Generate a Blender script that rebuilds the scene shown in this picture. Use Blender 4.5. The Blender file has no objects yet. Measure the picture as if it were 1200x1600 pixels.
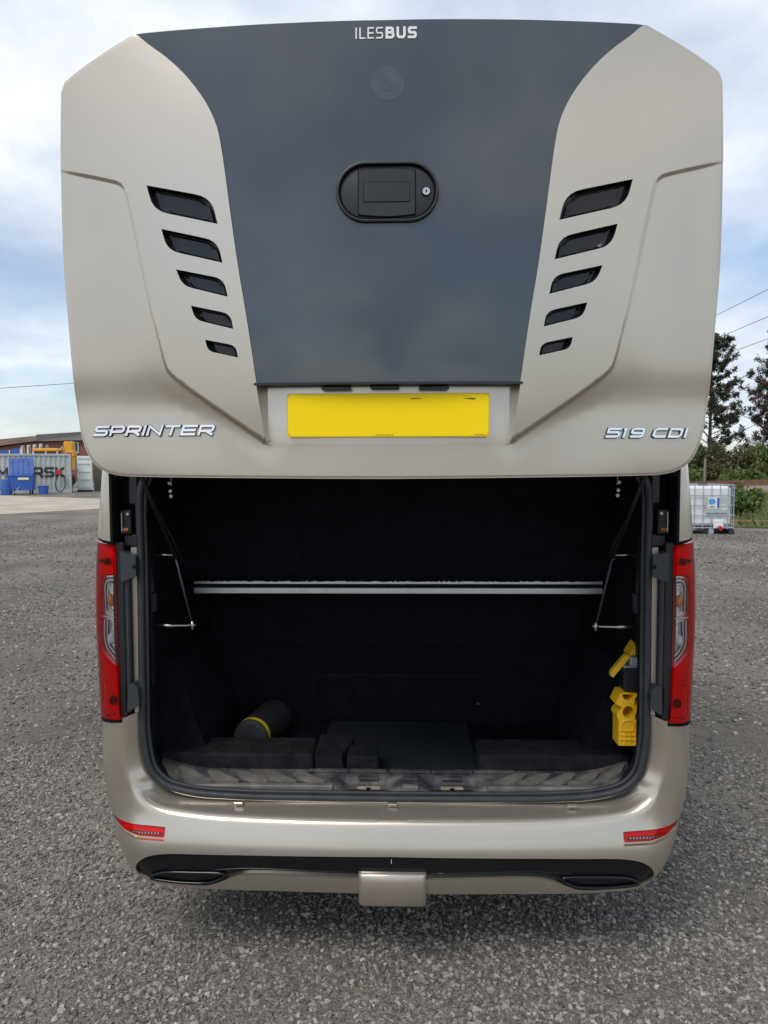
import bpy, math, random
import numpy as np
from mathutils import Vector, Matrix
from mathutils.geometry import delaunay_2d_cdt

R = math.radians
rng = np.random.default_rng(7)
random.seed(7)
scn = bpy.context.scene
COL = scn.collection

# ------------------------------------------------------------------ camera
cam_d = bpy.data.cameras.new('camera')
cam_d.sensor_fit = 'VERTICAL'
cam_d.sensor_height = 24.0
cam_d.lens = 18.0
cam_d.clip_start = 0.05
cam_d.clip_end = 3000
cam = bpy.data.objects.new('camera', cam_d)
COL.objects.link(cam)
_r = Vector((0.99960864, 0.02783064, -0.00283238))
_u = Vector((0.00108974, 0.06243244, 0.9980486))
_f = Vector((-0.02795316, 0.99766109, -0.06237767))
m = Matrix((_r, _u, -_f)).transposed().to_4x4()
m.translation = Vector((0.0447, -2.42, 1.72))
cam.matrix_world = m
scn.camera = cam

# ------------------------------------------------------------------ sky, sun, exposure
SUN_EL, SUN_AZ = R(52), R(-148)          # azimuth measured from +Y towards +X
w = bpy.data.worlds.new('World')
scn.world = w
w.use_nodes = True
nt = w.node_tree
nt.nodes.clear()
N = nt.nodes.new
L = nt.links.new
out = N('ShaderNodeOutputWorld')
bg = N('ShaderNodeBackground')
bg.inputs['Strength'].default_value = 0.125
sky = N('ShaderNodeTexSky')
sky.sky_type = 'NISHITA'
sky.sun_disc = False
sky.sun_elevation = SUN_EL
sky.sun_rotation = SUN_AZ
sky.air_density = 1.0
sky.dust_density = 1.2
sky.ozone_density = 1.4
tc = N('ShaderNodeTexCoord')
sep = N('ShaderNodeSeparateXYZ')
L(tc.outputs['Generated'], sep.inputs[0])
zc = N('ShaderNodeMath'); zc.operation = 'MAXIMUM'; zc.inputs[1].default_value = 0.0
L(sep.outputs['Z'], zc.inputs[0])
za = N('ShaderNodeMath'); za.operation = 'ADD'; za.inputs[1].default_value = 0.22
L(zc.outputs[0], za.inputs[0])
dx = N('ShaderNodeMath'); dx.operation = 'DIVIDE'
dy = N('ShaderNodeMath'); dy.operation = 'DIVIDE'
L(sep.outputs['X'], dx.inputs[0]); L(za.outputs[0], dx.inputs[1])
L(sep.outputs['Y'], dy.inputs[0]); L(za.outputs[0], dy.inputs[1])
cmb = N('ShaderNodeCombineXYZ')
L(dx.outputs[0], cmb.inputs[0]); L(dy.outputs[0], cmb.inputs[1])
cmb.inputs[2].default_value = 3.7
nz = N('ShaderNodeTexNoise')
nz.inputs['Scale'].default_value = 0.85
nz.inputs['Detail'].default_value = 7
nz.inputs['Roughness'].default_value = 0.52
nz.inputs['Distortion'].default_value = 0.35
L(cmb.outputs[0], nz.inputs['Vector'])
cov = N('ShaderNodeValToRGB')           # cloud cover
cov.color_ramp.elements[0].position = 0.36
cov.color_ramp.elements[0].color = (0.16, 0.16, 0.16, 1)
cov.color_ramp.elements[1].position = 0.56
cov.color_ramp.elements[1].color = (1, 1, 1, 1)
L(nz.outputs['Fac'], cov.inputs[0])
nz2 = N('ShaderNodeTexNoise')
nz2.inputs['Scale'].default_value = 1.7
nz2.inputs['Detail'].default_value = 6
nz2.inputs['Roughness'].default_value = 0.55
L(cmb.outputs[0], nz2.inputs['Vector'])
tone = N('ShaderNodeValToRGB')          # grey bellies to white tops
tone.color_ramp.elements[0].position = 0.33
tone.color_ramp.elements[0].color = (3.2, 3.75, 4.7, 1)
tone.color_ramp.elements[1].position = 0.66
tone.color_ramp.elements[1].color = (6.6, 6.75, 7.0, 1)
L(nz2.outputs['Fac'], tone.inputs[0])
mix = N('ShaderNodeMix'); mix.data_type = 'RGBA'
L(cov.outputs[0], mix.inputs['Factor'])
L(sky.outputs[0], mix.inputs['A'])
L(tone.outputs[0], mix.inputs['B'])
L(mix.outputs['Result'], bg.inputs['Color'])
L(bg.outputs[0], out.inputs['Surface'])

sun_d = bpy.data.lights.new('sun', 'SUN')
sun_d.energy = 1.3
sun_d.angle = R(24)
sun_d.color = (1.0, 0.955, 0.9)
sun = bpy.data.objects.new('sun', sun_d)
COL.objects.link(sun)
_sd = Vector((math.sin(SUN_AZ) * math.cos(SUN_EL), math.cos(SUN_AZ) * math.cos(SUN_EL), math.sin(SUN_EL)))
sun.rotation_euler = _sd.to_track_quat('Z', 'Y').to_euler()

scn.view_settings.view_transform = 'Standard'
scn.view_settings.look = 'None'
scn.view_settings.exposure = 0.42
scn.view_settings.gamma = 1.0
scn.view_settings.use_curve_mapping = False

# ------------------------------------------------------------------ materials
MATS = {}


def mat(name, base, rough=0.5, metal=0.0, coat=0.0, var=0.0, vscale=8.0, bump=0.0, bscale=60.0, spec=0.5, var_col=None, rvar=0.0):
    if name in MATS:
        return MATS[name]
    mt = bpy.data.materials.new(name)
    mt.use_nodes = True
    t = mt.node_tree
    b = t.nodes['Principled BSDF']
    b.inputs['Base Color'].default_value = (*base, 1)
    b.inputs['Roughness'].default_value = rough
    b.inputs['Metallic'].default_value = metal
    b.inputs['Coat Weight'].default_value = coat
    b.inputs['Coat Roughness'].default_value = 0.06
    b.inputs['Specular IOR Level'].default_value = spec
    co = t.nodes.new('ShaderNodeTexCoord')
    if var > 0 or rvar > 0:
        n = t.nodes.new('ShaderNodeTexNoise')
        n.inputs['Scale'].default_value = vscale
        n.inputs['Detail'].default_value = 6
        n.inputs['Roughness'].default_value = 0.6
        t.links.new(co.outputs['Object'], n.inputs['Vector'])
        if var > 0:
            cr = t.nodes.new('ShaderNodeValToRGB')
            cr.color_ramp.elements[0].position = 0.3
            cr.color_ramp.elements[1].position = 0.7
            c2 = var_col if var_col else tuple(min(1, c * (1 + var)) for c in base)
            c1 = tuple(c * (1 - var) for c in base) if not var_col else base
            cr.color_ramp.elements[0].color = (*c1, 1)
            cr.color_ramp.elements[1].color = (*c2, 1)
            t.links.new(n.outputs['Fac'], cr.inputs[0])
            t.links.new(cr.outputs[0], b.inputs['Base Color'])
        if rvar > 0:
            mr = t.nodes.new('ShaderNodeMapRange')
            mr.inputs['From Min'].default_value = 0.3
            mr.inputs['From Max'].default_value = 0.7
            mr.inputs['To Min'].default_value = max(0.02, rough - rvar)
            mr.inputs['To Max'].default_value = rough + rvar
            t.links.new(n.outputs['Fac'], mr.inputs['Value'])
            t.links.new(mr.outputs[0], b.inputs['Roughness'])
    if bump > 0:
        n = t.nodes.new('ShaderNodeTexNoise')
        n.inputs['Scale'].default_value = bscale
        n.inputs['Detail'].default_value = 4
        t.links.new(co.outputs['Object'], n.inputs['Vector'])
        bp = t.nodes.new('ShaderNodeBump')
        bp.inputs['Strength'].default_value = bump
        bp.inputs['Distance'].default_value = 0.01
        t.links.new(n.outputs['Fac'], bp.inputs['Height'])
        t.links.new(bp.outputs[0], b.inputs['Normal'])
    MATS[name] = mt
    return mt


def film(name, col, gloss=0.06, amount=0.08):
    """coloured clear plastic: tinted see-through film with a glossy skin"""
    mt = bpy.data.materials.new(name)
    mt.use_nodes = True
    t = mt.node_tree
    t.nodes.clear()
    o = t.nodes.new('ShaderNodeOutputMaterial')
    tr = t.nodes.new('ShaderNodeBsdfTransparent')
    tr.inputs[0].default_value = (*col, 1)
    gl = t.nodes.new('ShaderNodeBsdfGlossy')
    gl.inputs['Roughness'].default_value = gloss
    fr = t.nodes.new('ShaderNodeFresnel')
    fr.inputs[0].default_value = 1.45
    mx = t.nodes.new('ShaderNodeMixShader')
    t.links.new(fr.outputs[0], mx.inputs[0])
    t.links.new(tr.outputs[0], mx.inputs[1])
    t.links.new(gl.outputs[0], mx.inputs[2])
    t.links.new(mx.outputs[0], o.inputs[0])
    return mt


PAINT = mat('champagne_paint', (0.54, 0.489, 0.407), rough=0.27, metal=0.78, coat=0.6, var=0.025, vscale=3.0)
DARK = mat('dark_gloss_panel', (0.034, 0.045, 0.058), rough=0.08, coat=0.8, var=0.1, vscale=4)
BLACKGLOSS = mat('black_gloss', (0.0065, 0.007, 0.009), rough=0.10, spec=0.45)
BLACKPL = mat('black_plastic', (0.014, 0.015, 0.018), rough=0.42, bump=0.05, bscale=400)
BLACKMATT = mat('black_matt', (0.007, 0.0075, 0.010), rough=0.8, spec=0.2)
GREYPL = mat('grey_plastic', (0.032, 0.036, 0.043), rough=0.5)
RUBBER = mat('rubber_seal', (0.028, 0.031, 0.036), rough=0.55, var=0.3, vscale=20)
CARPET = mat('carpet', (0.0085, 0.010, 0.014), rough=0.95, spec=0.1, bump=0.6, bscale=260, var=0.35, vscale=14)
CARPET2 = mat('carpet_dusty', (0.021, 0.022, 0.0245), rough=0.95, spec=0.1, bump=0.8, bscale=300, var=0.5, vscale=18)
MATRUB = mat('rubber_mat', (0.018, 0.023, 0.028), rough=0.55, bump=1.0, bscale=190)
ALU = mat('aluminium', (0.72, 0.74, 0.74), rough=0.32, metal=0.9, var=0.1, vscale=30)
STEEL = mat('steel', (0.5, 0.5, 0.48), rough=0.3, metal=1.0)
CHROME = mat('chrome', (0.82, 0.83, 0.85), rough=0.10, metal=1.0)
RUST = mat('rust', (0.32, 0.13, 0.05), rough=0.8, var=0.4, vscale=80)
WHITEP = mat('white_lettering', (0.82, 0.82, 0.80), rough=0.4)
PLATE_Y = mat('plate_yellow', (1.0, 0.72, 0.0), rough=0.5, spec=0.25)
PLATE_E = mat('plate_edge', (0.75, 0.46, 0.02), rough=0.4)
PRINT = mat('print_black', (0.03, 0.03, 0.03), rough=0.5)
TYRE = mat('tyre', (0.018, 0.018, 0.019), rough=0.8)
GLASS_D = mat('dark_glass', (0.01, 0.012, 0.014), rough=0.05, coat=0.5)
REFLEC = mat('reflector', (0.85, 0.84, 0.84), rough=0.22, metal=0.85, bump=0.25, bscale=120)
REDIN = mat('lamp_red_housing', (0.95, 0.14, 0.14), rough=0.4, metal=0.2, bump=0.2, bscale=90)
REDL = film('red_lens', (0.95, 0.012, 0.03))
CLEARL = film('clear_lens', (0.93, 0.93, 0.94))
AMBER = mat('amber_bulb', (0.75, 0.30, 0.12), rough=0.25)
YEL = mat('yellow_plastic', (0.85, 0.50, 0.015), rough=0.4, var=0.06, vscale=20)
YBAND = mat('yellow_tape', (0.62, 0.50, 0.02), rough=0.5)
GALV = mat('galvanised', (0.42, 0.46, 0.50), rough=0.45, metal=0.5, var=0.12, vscale=25)


def dirty_plastic():
    mt = mat('dirty_plastic', (0.026, 0.028, 0.032), rough=0.6)
    t = mt.node_tree
    b = t.nodes['Principled BSDF']
    co = t.nodes.new('ShaderNodeTexCoord')
    n = t.nodes.new('ShaderNodeTexNoise')
    n.inputs['Scale'].default_value = 9
    n.inputs['Detail'].default_value = 9
    n.inputs['Roughness'].default_value = 0.68
    t.links.new(co.outputs['Object'], n.inputs['Vector'])
    cr = t.nodes.new('ShaderNodeValToRGB')
    cr.color_ramp.elements[0].position = 0.44
    cr.color_ramp.elements[0].color = (0.034, 0.037, 0.043, 1)
    cr.color_ramp.elements[1].position = 0.76
    cr.color_ramp.elements[1].color = (0.25, 0.22, 0.18, 1)
    t.links.new(n.outputs['Fac'], cr.inputs[0])
    t.links.new(cr.outputs[0], b.inputs['Base Color'])
    return mt


SILLM = dirty_plastic()
RIBM = mat('rib_plastic', (0.075, 0.077, 0.080), rough=0.6, var=0.9, vscale=16, var_col=(0.21, 0.19, 0.155))
DUST = mat('dust', (0.34, 0.29, 0.23), rough=0.95, var=0.45, vscale=30)

# ------------------------------------------------------------------ helpers


def obj(name, verts, faces, material, parent=None, smooth=False):
    me = bpy.data.meshes.new(name)
    me.from_pydata([tuple(v) for v in verts], [], [tuple(f) for f in faces])
    me.update()
    if material:
        me.materials.append(material)
    if smooth:
        me.polygons.foreach_set('use_smooth', [True] * len(me.polygons))
    o = bpy.data.objects.new(name, me)
    COL.objects.link(o)
    if parent:
        o.parent = parent
    return o


def empty(name, loc=(0, 0, 0), rz=0.0):
    o = bpy.data.objects.new(name, None)
    COL.objects.link(o)
    o.location = loc
    o.rotation_euler = (0, 0, rz)
    o.empty_display_size = 0.2
    return o


def tag(o, label, cat, group=None):
    o['label'] = label
    o['category'] = cat
    if group:
        o['group'] = group
    return o


class MB:
    """collects simple solids into one mesh"""

    def __init__(self):
        self.v = []
        self.f = []

    def add(self, vs, fs):
        k = len(self.v)
        self.v += [tuple(p) for p in vs]
        self.f += [tuple(i + k for i in q) for q in fs]
        return self

    def box(self, x0, x1, y0, y1, z0, z1, M=None, bev=0.0):
        if bev > 0:
            return self.bbox(x0, x1, y0, y1, z0, z1, bev, M)
        vs = [(x, y, z) for z in (z0, z1) for y in (y0, y1) for x in (x0, x1)]
        if M:
            vs = [M @ Vector(p) for p in vs]
        return self.add(vs, [(0, 2, 3, 1), (4, 5, 7, 6), (0, 1, 5, 4), (2, 6, 7, 3), (0, 4, 6, 2), (1, 3, 7, 5)])

    def bbox(self, x0, x1, y0, y1, z0, z1, b, M=None):
        """box with chamfered edges"""
        c = [(x0, x1), (y0, y1), (z0, z1)]
        vs = []
        idx = {}
        for sx in (0, 1):
            for sy in (0, 1):
                for sz in (0, 1):
                    s = (sx, sy, sz)
                    for a in range(3):
                        p = []
                        for k in range(3):
                            val = c[k][s[k]]
                            if k != a:
                                val += b if s[k] == 0 else -b
                            p.append(val)
                        idx[(s, a)] = len(vs)
                        vs.append(p)
        fs = []
        for a in range(3):
            o1, o2 = [k for k in range(3) if k != a]
            for sa in (0, 1):
                q = []
                for (u, v) in ((0, 0), (1, 0), (1, 1), (0, 1)):
                    s = [0, 0, 0]
                    s[a] = sa; s[o1] = u; s[o2] = v
                    q.append(idx[(tuple(s), a)])
                flip = (sa == 1) == ((o1, o2) != (0, 2))
                fs.append(q if flip else q[::-1])
        for a in range(3):          # edges running along axis a
            o1, o2 = [k for k in range(3) if k != a]
            for u in (0, 1):
                for v in (0, 1):
                    s0 = [0, 0, 0]; s1 = [0, 0, 0]
                    s0[a] = 0; s1[a] = 1
                    for s in (s0, s1):
                        s[o1] = u; s[o2] = v
                    q = [idx[(tuple(s0), o1)], idx[(tuple(s1), o1)], idx[(tuple(s1), o2)], idx[(tuple(s0), o2)]]
                    fs.append(q if (u == v) == (a != 1) else q[::-1])
        for sx in (0, 1):
            for sy in (0, 1):
                for sz in (0, 1):
                    s = (sx, sy, sz)
                    q = [idx[(s, 0)], idx[(s, 1)], idx[(s, 2)]]
                    fs.append(q if (sx + sy + sz) % 2 else q[::-1])
        if M:
            vs = [M @ Vector(p) for p in vs]
        return self.add(vs, fs)

    def tube(self, pts, r, n=10, closed=False, cap=True):
        pts = [Vector(p) for p in pts]
        rs = r if isinstance(r, (list, tuple)) else [r] * len(pts)
        k = len(pts)
        rings = []
        prev = None
        for i in range(k):
            if closed:
                d = pts[(i + 1) % k] - pts[i - 1]
            else:
                d = pts[min(i + 1, k - 1)] - pts[max(i - 1, 0)]
            d.normalize()
            if prev is None:
                a = Vector((0, 0, 1)) if abs(d.z) < 0.9 else Vector((1, 0, 0))
                prev = d.cross(a).normalized()
            else:
                prev = (prev - d * prev.dot(d)).normalized()
            b = d.cross(prev)
            rings.append([pts[i] + (prev * math.cos(2 * math.pi * j / n) + b * math.sin(2 * math.pi * j / n)) * rs[i] for j in range(n)])
        vs = [p for q in rings for p in q]
        fs = []
        for i in range(k if closed else k - 1):
            for j in range(n):
                a, b2 = i * n + j, i * n + (j + 1) % n
                c, d2 = ((i + 1) % k) * n + (j + 1) % n, ((i + 1) % k) * n + j
                fs.append((a, b2, c, d2))
        if cap and not closed:
            fs.append(tuple(range(n - 1, -1, -1)))
            fs.append(tuple((k - 1) * n + j for j in range(n)))
        return self.add(vs, fs)

    def prism(self, poly, d0, d1, fn):
        """poly of (a,b); fn(a,b,d)->xyz; closed solid between d0 and d1"""
        n = len(poly)
        vs = [fn(a, b, d0) for a, b in poly] + [fn(a, b, d1) for a, b in poly]
        fs = [tuple(range(n)), tuple(range(2 * n - 1, n - 1, -1))]
        fs += [(i, n + i, n + (i + 1) % n, (i + 1) % n) for i in range(n)]
        return self.add(vs, fs)

    def build(self, name, material, parent=None, smooth=False):
        return obj(name, self.v, self.f, material, parent, smooth)


def autosmooth(o, deg=35):
    me = o.data
    me.polygons.foreach_set('use_smooth', [True] * len(me.polygons))
    me.set_sharp_from_angle(angle=R(deg))
    return o


def resample(poly, seg, closed=True):
    o = []
    n = len(poly)
    for i in range(n if closed else n - 1):
        a = np.array(poly[i], float)
        b = np.array(poly[(i + 1) % n], float)
        k = max(1, int(np.linalg.norm(b - a) / seg + 0.5))
        for j in range(k):
            o.append(tuple(a + (b - a) * j / k))
    if not closed:
        o.append(tuple(poly[-1]))
    return o


def catmull(pts, per=6, closed=False):
    p = [np.array(q, float) for q in pts]
    n = len(p)
    o = []
    for i in range(n if closed else n - 1):
        p1, p2 = p[i], p[(i + 1) % n]
        p0 = p[i - 1] if (i > 0 or closed) else p1
        p3 = p[(i + 2) % n] if (i + 2 < n or closed) else p2
        # centripetal
        t01 = max(np.linalg.norm(p1 - p0), 1e-9) ** 0.5
        t12 = max(np.linalg.norm(p2 - p1), 1e-9) ** 0.5
        t23 = max(np.linalg.norm(p3 - p2), 1e-9) ** 0.5
        m1 = (p2 - p1) + t12 * ((p1 - p0) / t01 - (p2 - p0) / (t01 + t12)) if t01 > 1e-4 else (p2 - p1)
        m2 = (p2 - p1) + t12 * ((p3 - p2) / t23 - (p3 - p1) / (t12 + t23)) if t23 > 1e-4 else (p2 - p1)
        for j in range(per):
            t = j / per
            h = (2 * t ** 3 - 3 * t ** 2 + 1) * p1 + (t ** 3 - 2 * t ** 2 + t) * m1 + (-2 * t ** 3 + 3 * t ** 2) * p2 + (t ** 3 - t ** 2) * m2
            o.append(tuple(h))
    if not closed:
        o.append(tuple(p[-1]))
    return o


def inside(P, poly):
    P = np.asarray(P, float)
    poly = np.asarray(poly, float)
    x, y = P[:, 0], P[:, 1]
    c = np.zeros(len(P), bool)
    j = len(poly) - 1
    for i in range(len(poly)):
        xi, yi = poly[i]
        xj, yj = poly[j]
        if yi != yj:
            k = ((yi > y) != (yj > y)) & (x < (xj - xi) * (y - yi) / (yj - yi) + xi)
            c ^= k
        j = i
    return c


def polydist(P, line, closed=False):
    """distance to a polyline and the arc parameter (0..1) of the nearest point"""
    P = np.asarray(P, float)
    q = np.asarray(line, float)
    if closed:
        q = np.vstack([q, q[:1]])
    seg = q[1:] - q[:-1]
    ln = np.linalg.norm(seg, axis=1)
    cum = np.concatenate([[0], np.cumsum(ln)])
    best = np.full(len(P), 1e9)
    tt = np.zeros(len(P))
    for i in range(len(seg)):
        if ln[i] < 1e-9:
            continue
        t = np.clip(((P - q[i]) @ seg[i]) / ln[i] ** 2, 0, 1)
        d = np.linalg.norm(P - q[i] - t[:, None] * seg[i], axis=1)
        k = d < best
        best = np.where(k, d, best)
        tt = np.where(k, (cum[i] + t * ln[i]) / cum[-1], tt)
    return best, tt


def offset_line(line, d, closed=False):
    q = np.asarray(line, float)
    n = len(q)
    o = []
    for i in range(n):
        a = q[i - 1] if (i > 0 or closed) else q[i]
        b = q[(i + 1) % n] if (i < n - 1 or closed) else q[i]
        t = b - a
        t = t / (np.linalg.norm(t) + 1e-12)
        o.append((q[i][0] - t[1] * d, q[i][1] + t[0] * d))
    return o


def smooth01(t):
    t = np.clip(t, 0, 1)
    return t * t * (3 - 2 * t)


def sheet(name, outline, holes, fn, material, parent, grid=0.03, seg=0.012, lines=(), rim=None, rim_holes=None, sign=1.0, insets=(), keep=None):
    """A surface patch: outline with holes in (u,v), triangulated and lifted by fn(u,v)->(x,y,z),
    smooth normals from the surface itself, plus a rim that gives the panel its thickness."""
    outl = resample(outline, seg)
    hs = [resample(h, seg) for h in holes]
    pts, edges = [], []

    def addloop(lp, closed=True):
        k = len(pts)
        pts.extend(lp)
        n = len(lp)
        for i in range(n if closed else n - 1):
            edges.append((k + i, k + (i + 1) % n))
    addloop(outl)
    for h in hs:
        addloop(h)
    A = np.array(outl)
    extra = []
    for ln in lines:
        extra += resample(ln, seg, False)
    for d in insets:
        extra += offset_line(outl, d, True) + offset_line(outl, -d, True)
    u0, v0 = A.min(0)
    u1, v1 = A.max(0)
    nu, nv = int((u1 - u0) / grid) + 2, int((v1 - v0) / grid) + 2
    g = np.array([(u0 + (i + 0.5 * (j % 2)) * grid, v0 + j * grid) for j in range(nv) for i in range(nu)])
    dist = polydist(g, outl, True)[0]
    ok = inside(g, outl) & (dist > max(grid * 0.4, max(insets, default=0) * 1.3))
    for h in hs:
        ok &= ~inside(g, h) & (polydist(g, h, True)[0] > grid * 0.3)
    for ln in lines:
        ok &= polydist(g, ln)[0] > grid * 0.35
    if extra:
        e = np.array(extra)
        oe = inside(e, outl) & (polydist(e, outl, True)[0] > 0.0006)
        for h in hs:
            oe &= ~inside(e, h) & (polydist(e, h, True)[0] > 0.002)
        pts.extend(map(tuple, e[oe]))
    pts.extend(map(tuple, g[ok]))
    rv, re_, rf, ov, oe2, of = delaunay_2d_cdt([Vector(p) for p in pts], edges, [], 0, 1e-6)
    V = np.array([(p.x, p.y) for p in rv])
    T = np.array([tuple(f) for f in rf if len(f) == 3])
    cen = V[T].mean(1)
    k = inside(cen, outl)
    for h in hs:
        k &= ~inside(cen, h)
    a = V[T[:, 1]] - V[T[:, 0]]
    b = V[T[:, 2]] - V[T[:, 0]]
    ar = a[:, 0] * b[:, 1] - a[:, 1] * b[:, 0]
    k &= np.abs(ar) > 1e-10
    T = T[k]
    ar = ar[k]
    T[ar * sign < 0] = T[ar * sign < 0][:, ::-1]

    def P(uv):
        x, y, z = fn(uv[:, 0], uv[:, 1])
        return np.stack([np.broadcast_to(x, len(uv)), np.broadcast_to(y, len(uv)), np.broadcast_to(z, len(uv))], 1)

    def NRM(uv):
        e = 8e-4
        du = P(uv + [e, 0]) - P(uv - [e, 0])
        dv = P(uv + [0, e]) - P(uv - [0, e])
        n = np.cross(du, dv) * sign
        return n / (np.linalg.norm(n, axis=1)[:, None] + 1e-12)
    X = P(V)
    NN = NRM(V)
    verts = [tuple(p) for p in X]
    faces = [tuple(t) for t in T]
    lnorm = [tuple(NN[i]) for t in T for i in t]
    loops = [(outl, rim)] + [(h, rim_holes if rim_holes is not None else rim) for h in hs]
    for lp, rm in loops:
        if rm is None:
            continue
        q = P(np.array(lp))
        n = len(lp)
        k0 = len(verts)
        verts += [tuple(p) for p in q] + [tuple(p + np.array(rm)) for p in q]
        ctr = q.mean(0)
        # orient by polygon direction
        aa = np.array(lp)
        area = 0.5 * np.sum(aa[:, 0] * np.roll(aa[:, 1], -1) - np.roll(aa[:, 0], -1) * aa[:, 1])
        hole = lp is not outl
        fl = (area > 0) ^ hole ^ (sign < 0)
        for i in range(n):
            j = (i + 1) % n
            f = (k0 + i, k0 + n + i, k0 + n + j, k0 + j)
            if not fl:
                f = f[::-1]
            faces.append(f)
            p0, p1, p2 = (np.array(verts[f[0]]), np.array(verts[f[1]]), np.array(verts[f[2]]))
            fnn = np.cross(p1 - p0, p2 - p0)
            fnn = fnn / (np.linalg.norm(fnn) + 1e-12)
            lnorm += [tuple(fnn)] * 4
    o = obj(name, verts, faces, material, parent, True)
    o.data.normals_split_custom_set(lnorm)
    return o


# stroke lettering -------------------------------------------------
GLY = {
    'S': (1, [[(1, 1), (.14, 1), (0, .88), (0, .62), (.14, .5), (.86, .5), (1, .38), (1, .12), (.86, 0), (0, 0)]]),
    'P': (1, [[(0, 0), (0, 1), (.86, 1), (1, .88), (1, .5), (.86, .38), (0.08, .38)]]),
    'R': (1, [[(0, 0), (0, 1), (.86, 1), (1, .88), (1, .52), (.86, .4), (0.08, .4)], [(.5, .4), (1, 0)]]),
    'I': (.0, [[(0, 0), (0, 1)]]),
    'N': (1, [[(0, 0), (0, 1), (1, 0), (1, 1)]]),
    'T': (1, [[(0, 1), (1, 1)], [(.5, 1), (.5, 0)]]),
    'E': (.9, [[(.9, 1), (0, 1), (0, 0), (.9, 0)], [(0, .5), (.85, .5)]]),
    'L': (.8, [[(0, 1), (0, 0), (.8, 0)]]),
    'B': (.95, [[(.7, .53), (0, .53), (0, 1), (.7, 1), (.88, .9), (.88, .64), (.7, .53)], [(0, .53), (0, 0), (.75, 0), (.95, .12), (.95, .4), (.75, .53)]]),
    'U': (.95, [[(0, 1), (0, .22), (.2, 0), (.75, 0), (.95, .22), (.95, 1)]]),
    '5': (1, [[(1, 1), (0, 1), (0, .56), (.86, .56), (1, .44), (1, .12), (.86, 0), (0, 0)]]),
    '1': (.3, [[(0, .95), (.3, 1), (.3, 0)]]),
    '9': (1, [[(1, .44), (.14, .44), (0, .56), (0, .88), (.14, 1), (.86, 1), (1, .88), (1, .12), (.86, 0), (.05, 0)]]),
    'C': (1, [[(1, 1), (.2, 1), (0, .8), (0, .2), (.2, 0), (1, 0)]]),
    'D': (1, [[(0, 1), (.8, 1), (1, .8), (1, .2), (.8, 0), (0, 0), (0, .65)]]),
    'M': (1.1, [[(0, 0), (0, 1), (.55, .3), (1.1, 1), (1.1, 0)]]),
    'A': (1, [[(0, 0), (.5, 1), (1, 0)], [(.2, .33), (.8, .33)]]),
    'K': (.95, [[(0, 0), (0, 1)], [(.9, 1), (.06, .48), (.95, 0)]]),
}


def ribbon(line, wd):
    q = [np.array(p, float) for p in line]
    n = len(q)
    Lf, Rt = [], []
    for i in range(n):
        d1 = q[i] - q[i - 1] if i > 0 else q[i + 1] - q[i]
        d2 = q[i + 1] - q[i] if i < n - 1 else d1
        d1 = d1 / np.linalg.norm(d1)
        d2 = d2 / np.linalg.norm(d2)
        n1 = np.array([-d1[1], d1[0]])
        n2 = np.array([-d2[1], d2[0]])
        mm = n1 + n2
        mm = mm / (np.linalg.norm(mm) + 1e-9)
        k = min(1.6, 1 / max(0.35, mm @ n1))
        ext = np.zeros(2)
        if i == 0:
            ext = -d1 * wd * 0.5 * 0.98
        if i == n - 1:
            ext = d1 * wd * 0.5 * 0.98
        Lf.append(q[i] + mm * wd / 2 * k + ext)
        Rt.append(q[i] - mm * wd / 2 * k + ext)
    return Lf, Rt


def lettering(name, items, fn, material, parent, depth, shear=0.0):
    """items: (char, x, z, w, h, stroke); fn(x,z,d)->xyz, d = height proud of the surface"""
    mb = MB()
    for ch, x, z, wdt, h, st in items:
        gw, strokes = GLY[ch]
        sx = wdt / gw if gw > 0.35 else wdt
        for si, s in enumerate(strokes):
            ln = [(x + px * sx, z + pz * h) for px, pz in s]
            a, b = ribbon(ln, st)
            k = len(a)
            dd = depth - 0.0004 * si
            sh = lambda p: (p[0] + shear * (p[1] - z), p[1])
            vs = [fn(*sh(p), dd) for p in a] + [fn(*sh(p), dd) for p in b] + [fn(*sh(p), 0) for p in a] + [fn(*sh(p), 0) for p in b]
            fs = []
            for i in range(k - 1):
                fs += [(i, i + 1, k + i + 1, k + i), (2 * k + i, 2 * k + i + 1, i + 1, i), (k + i, k + i + 1, 3 * k + i + 1, 3 * k + i)]
            fs += [(0, k, 3 * k, 2 * k), (k - 1, 3 * k - 1, 4 * k - 1, 2 * k - 1)]
            mb.add(vs, fs)
    return mb.build(name, material, parent)


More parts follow.
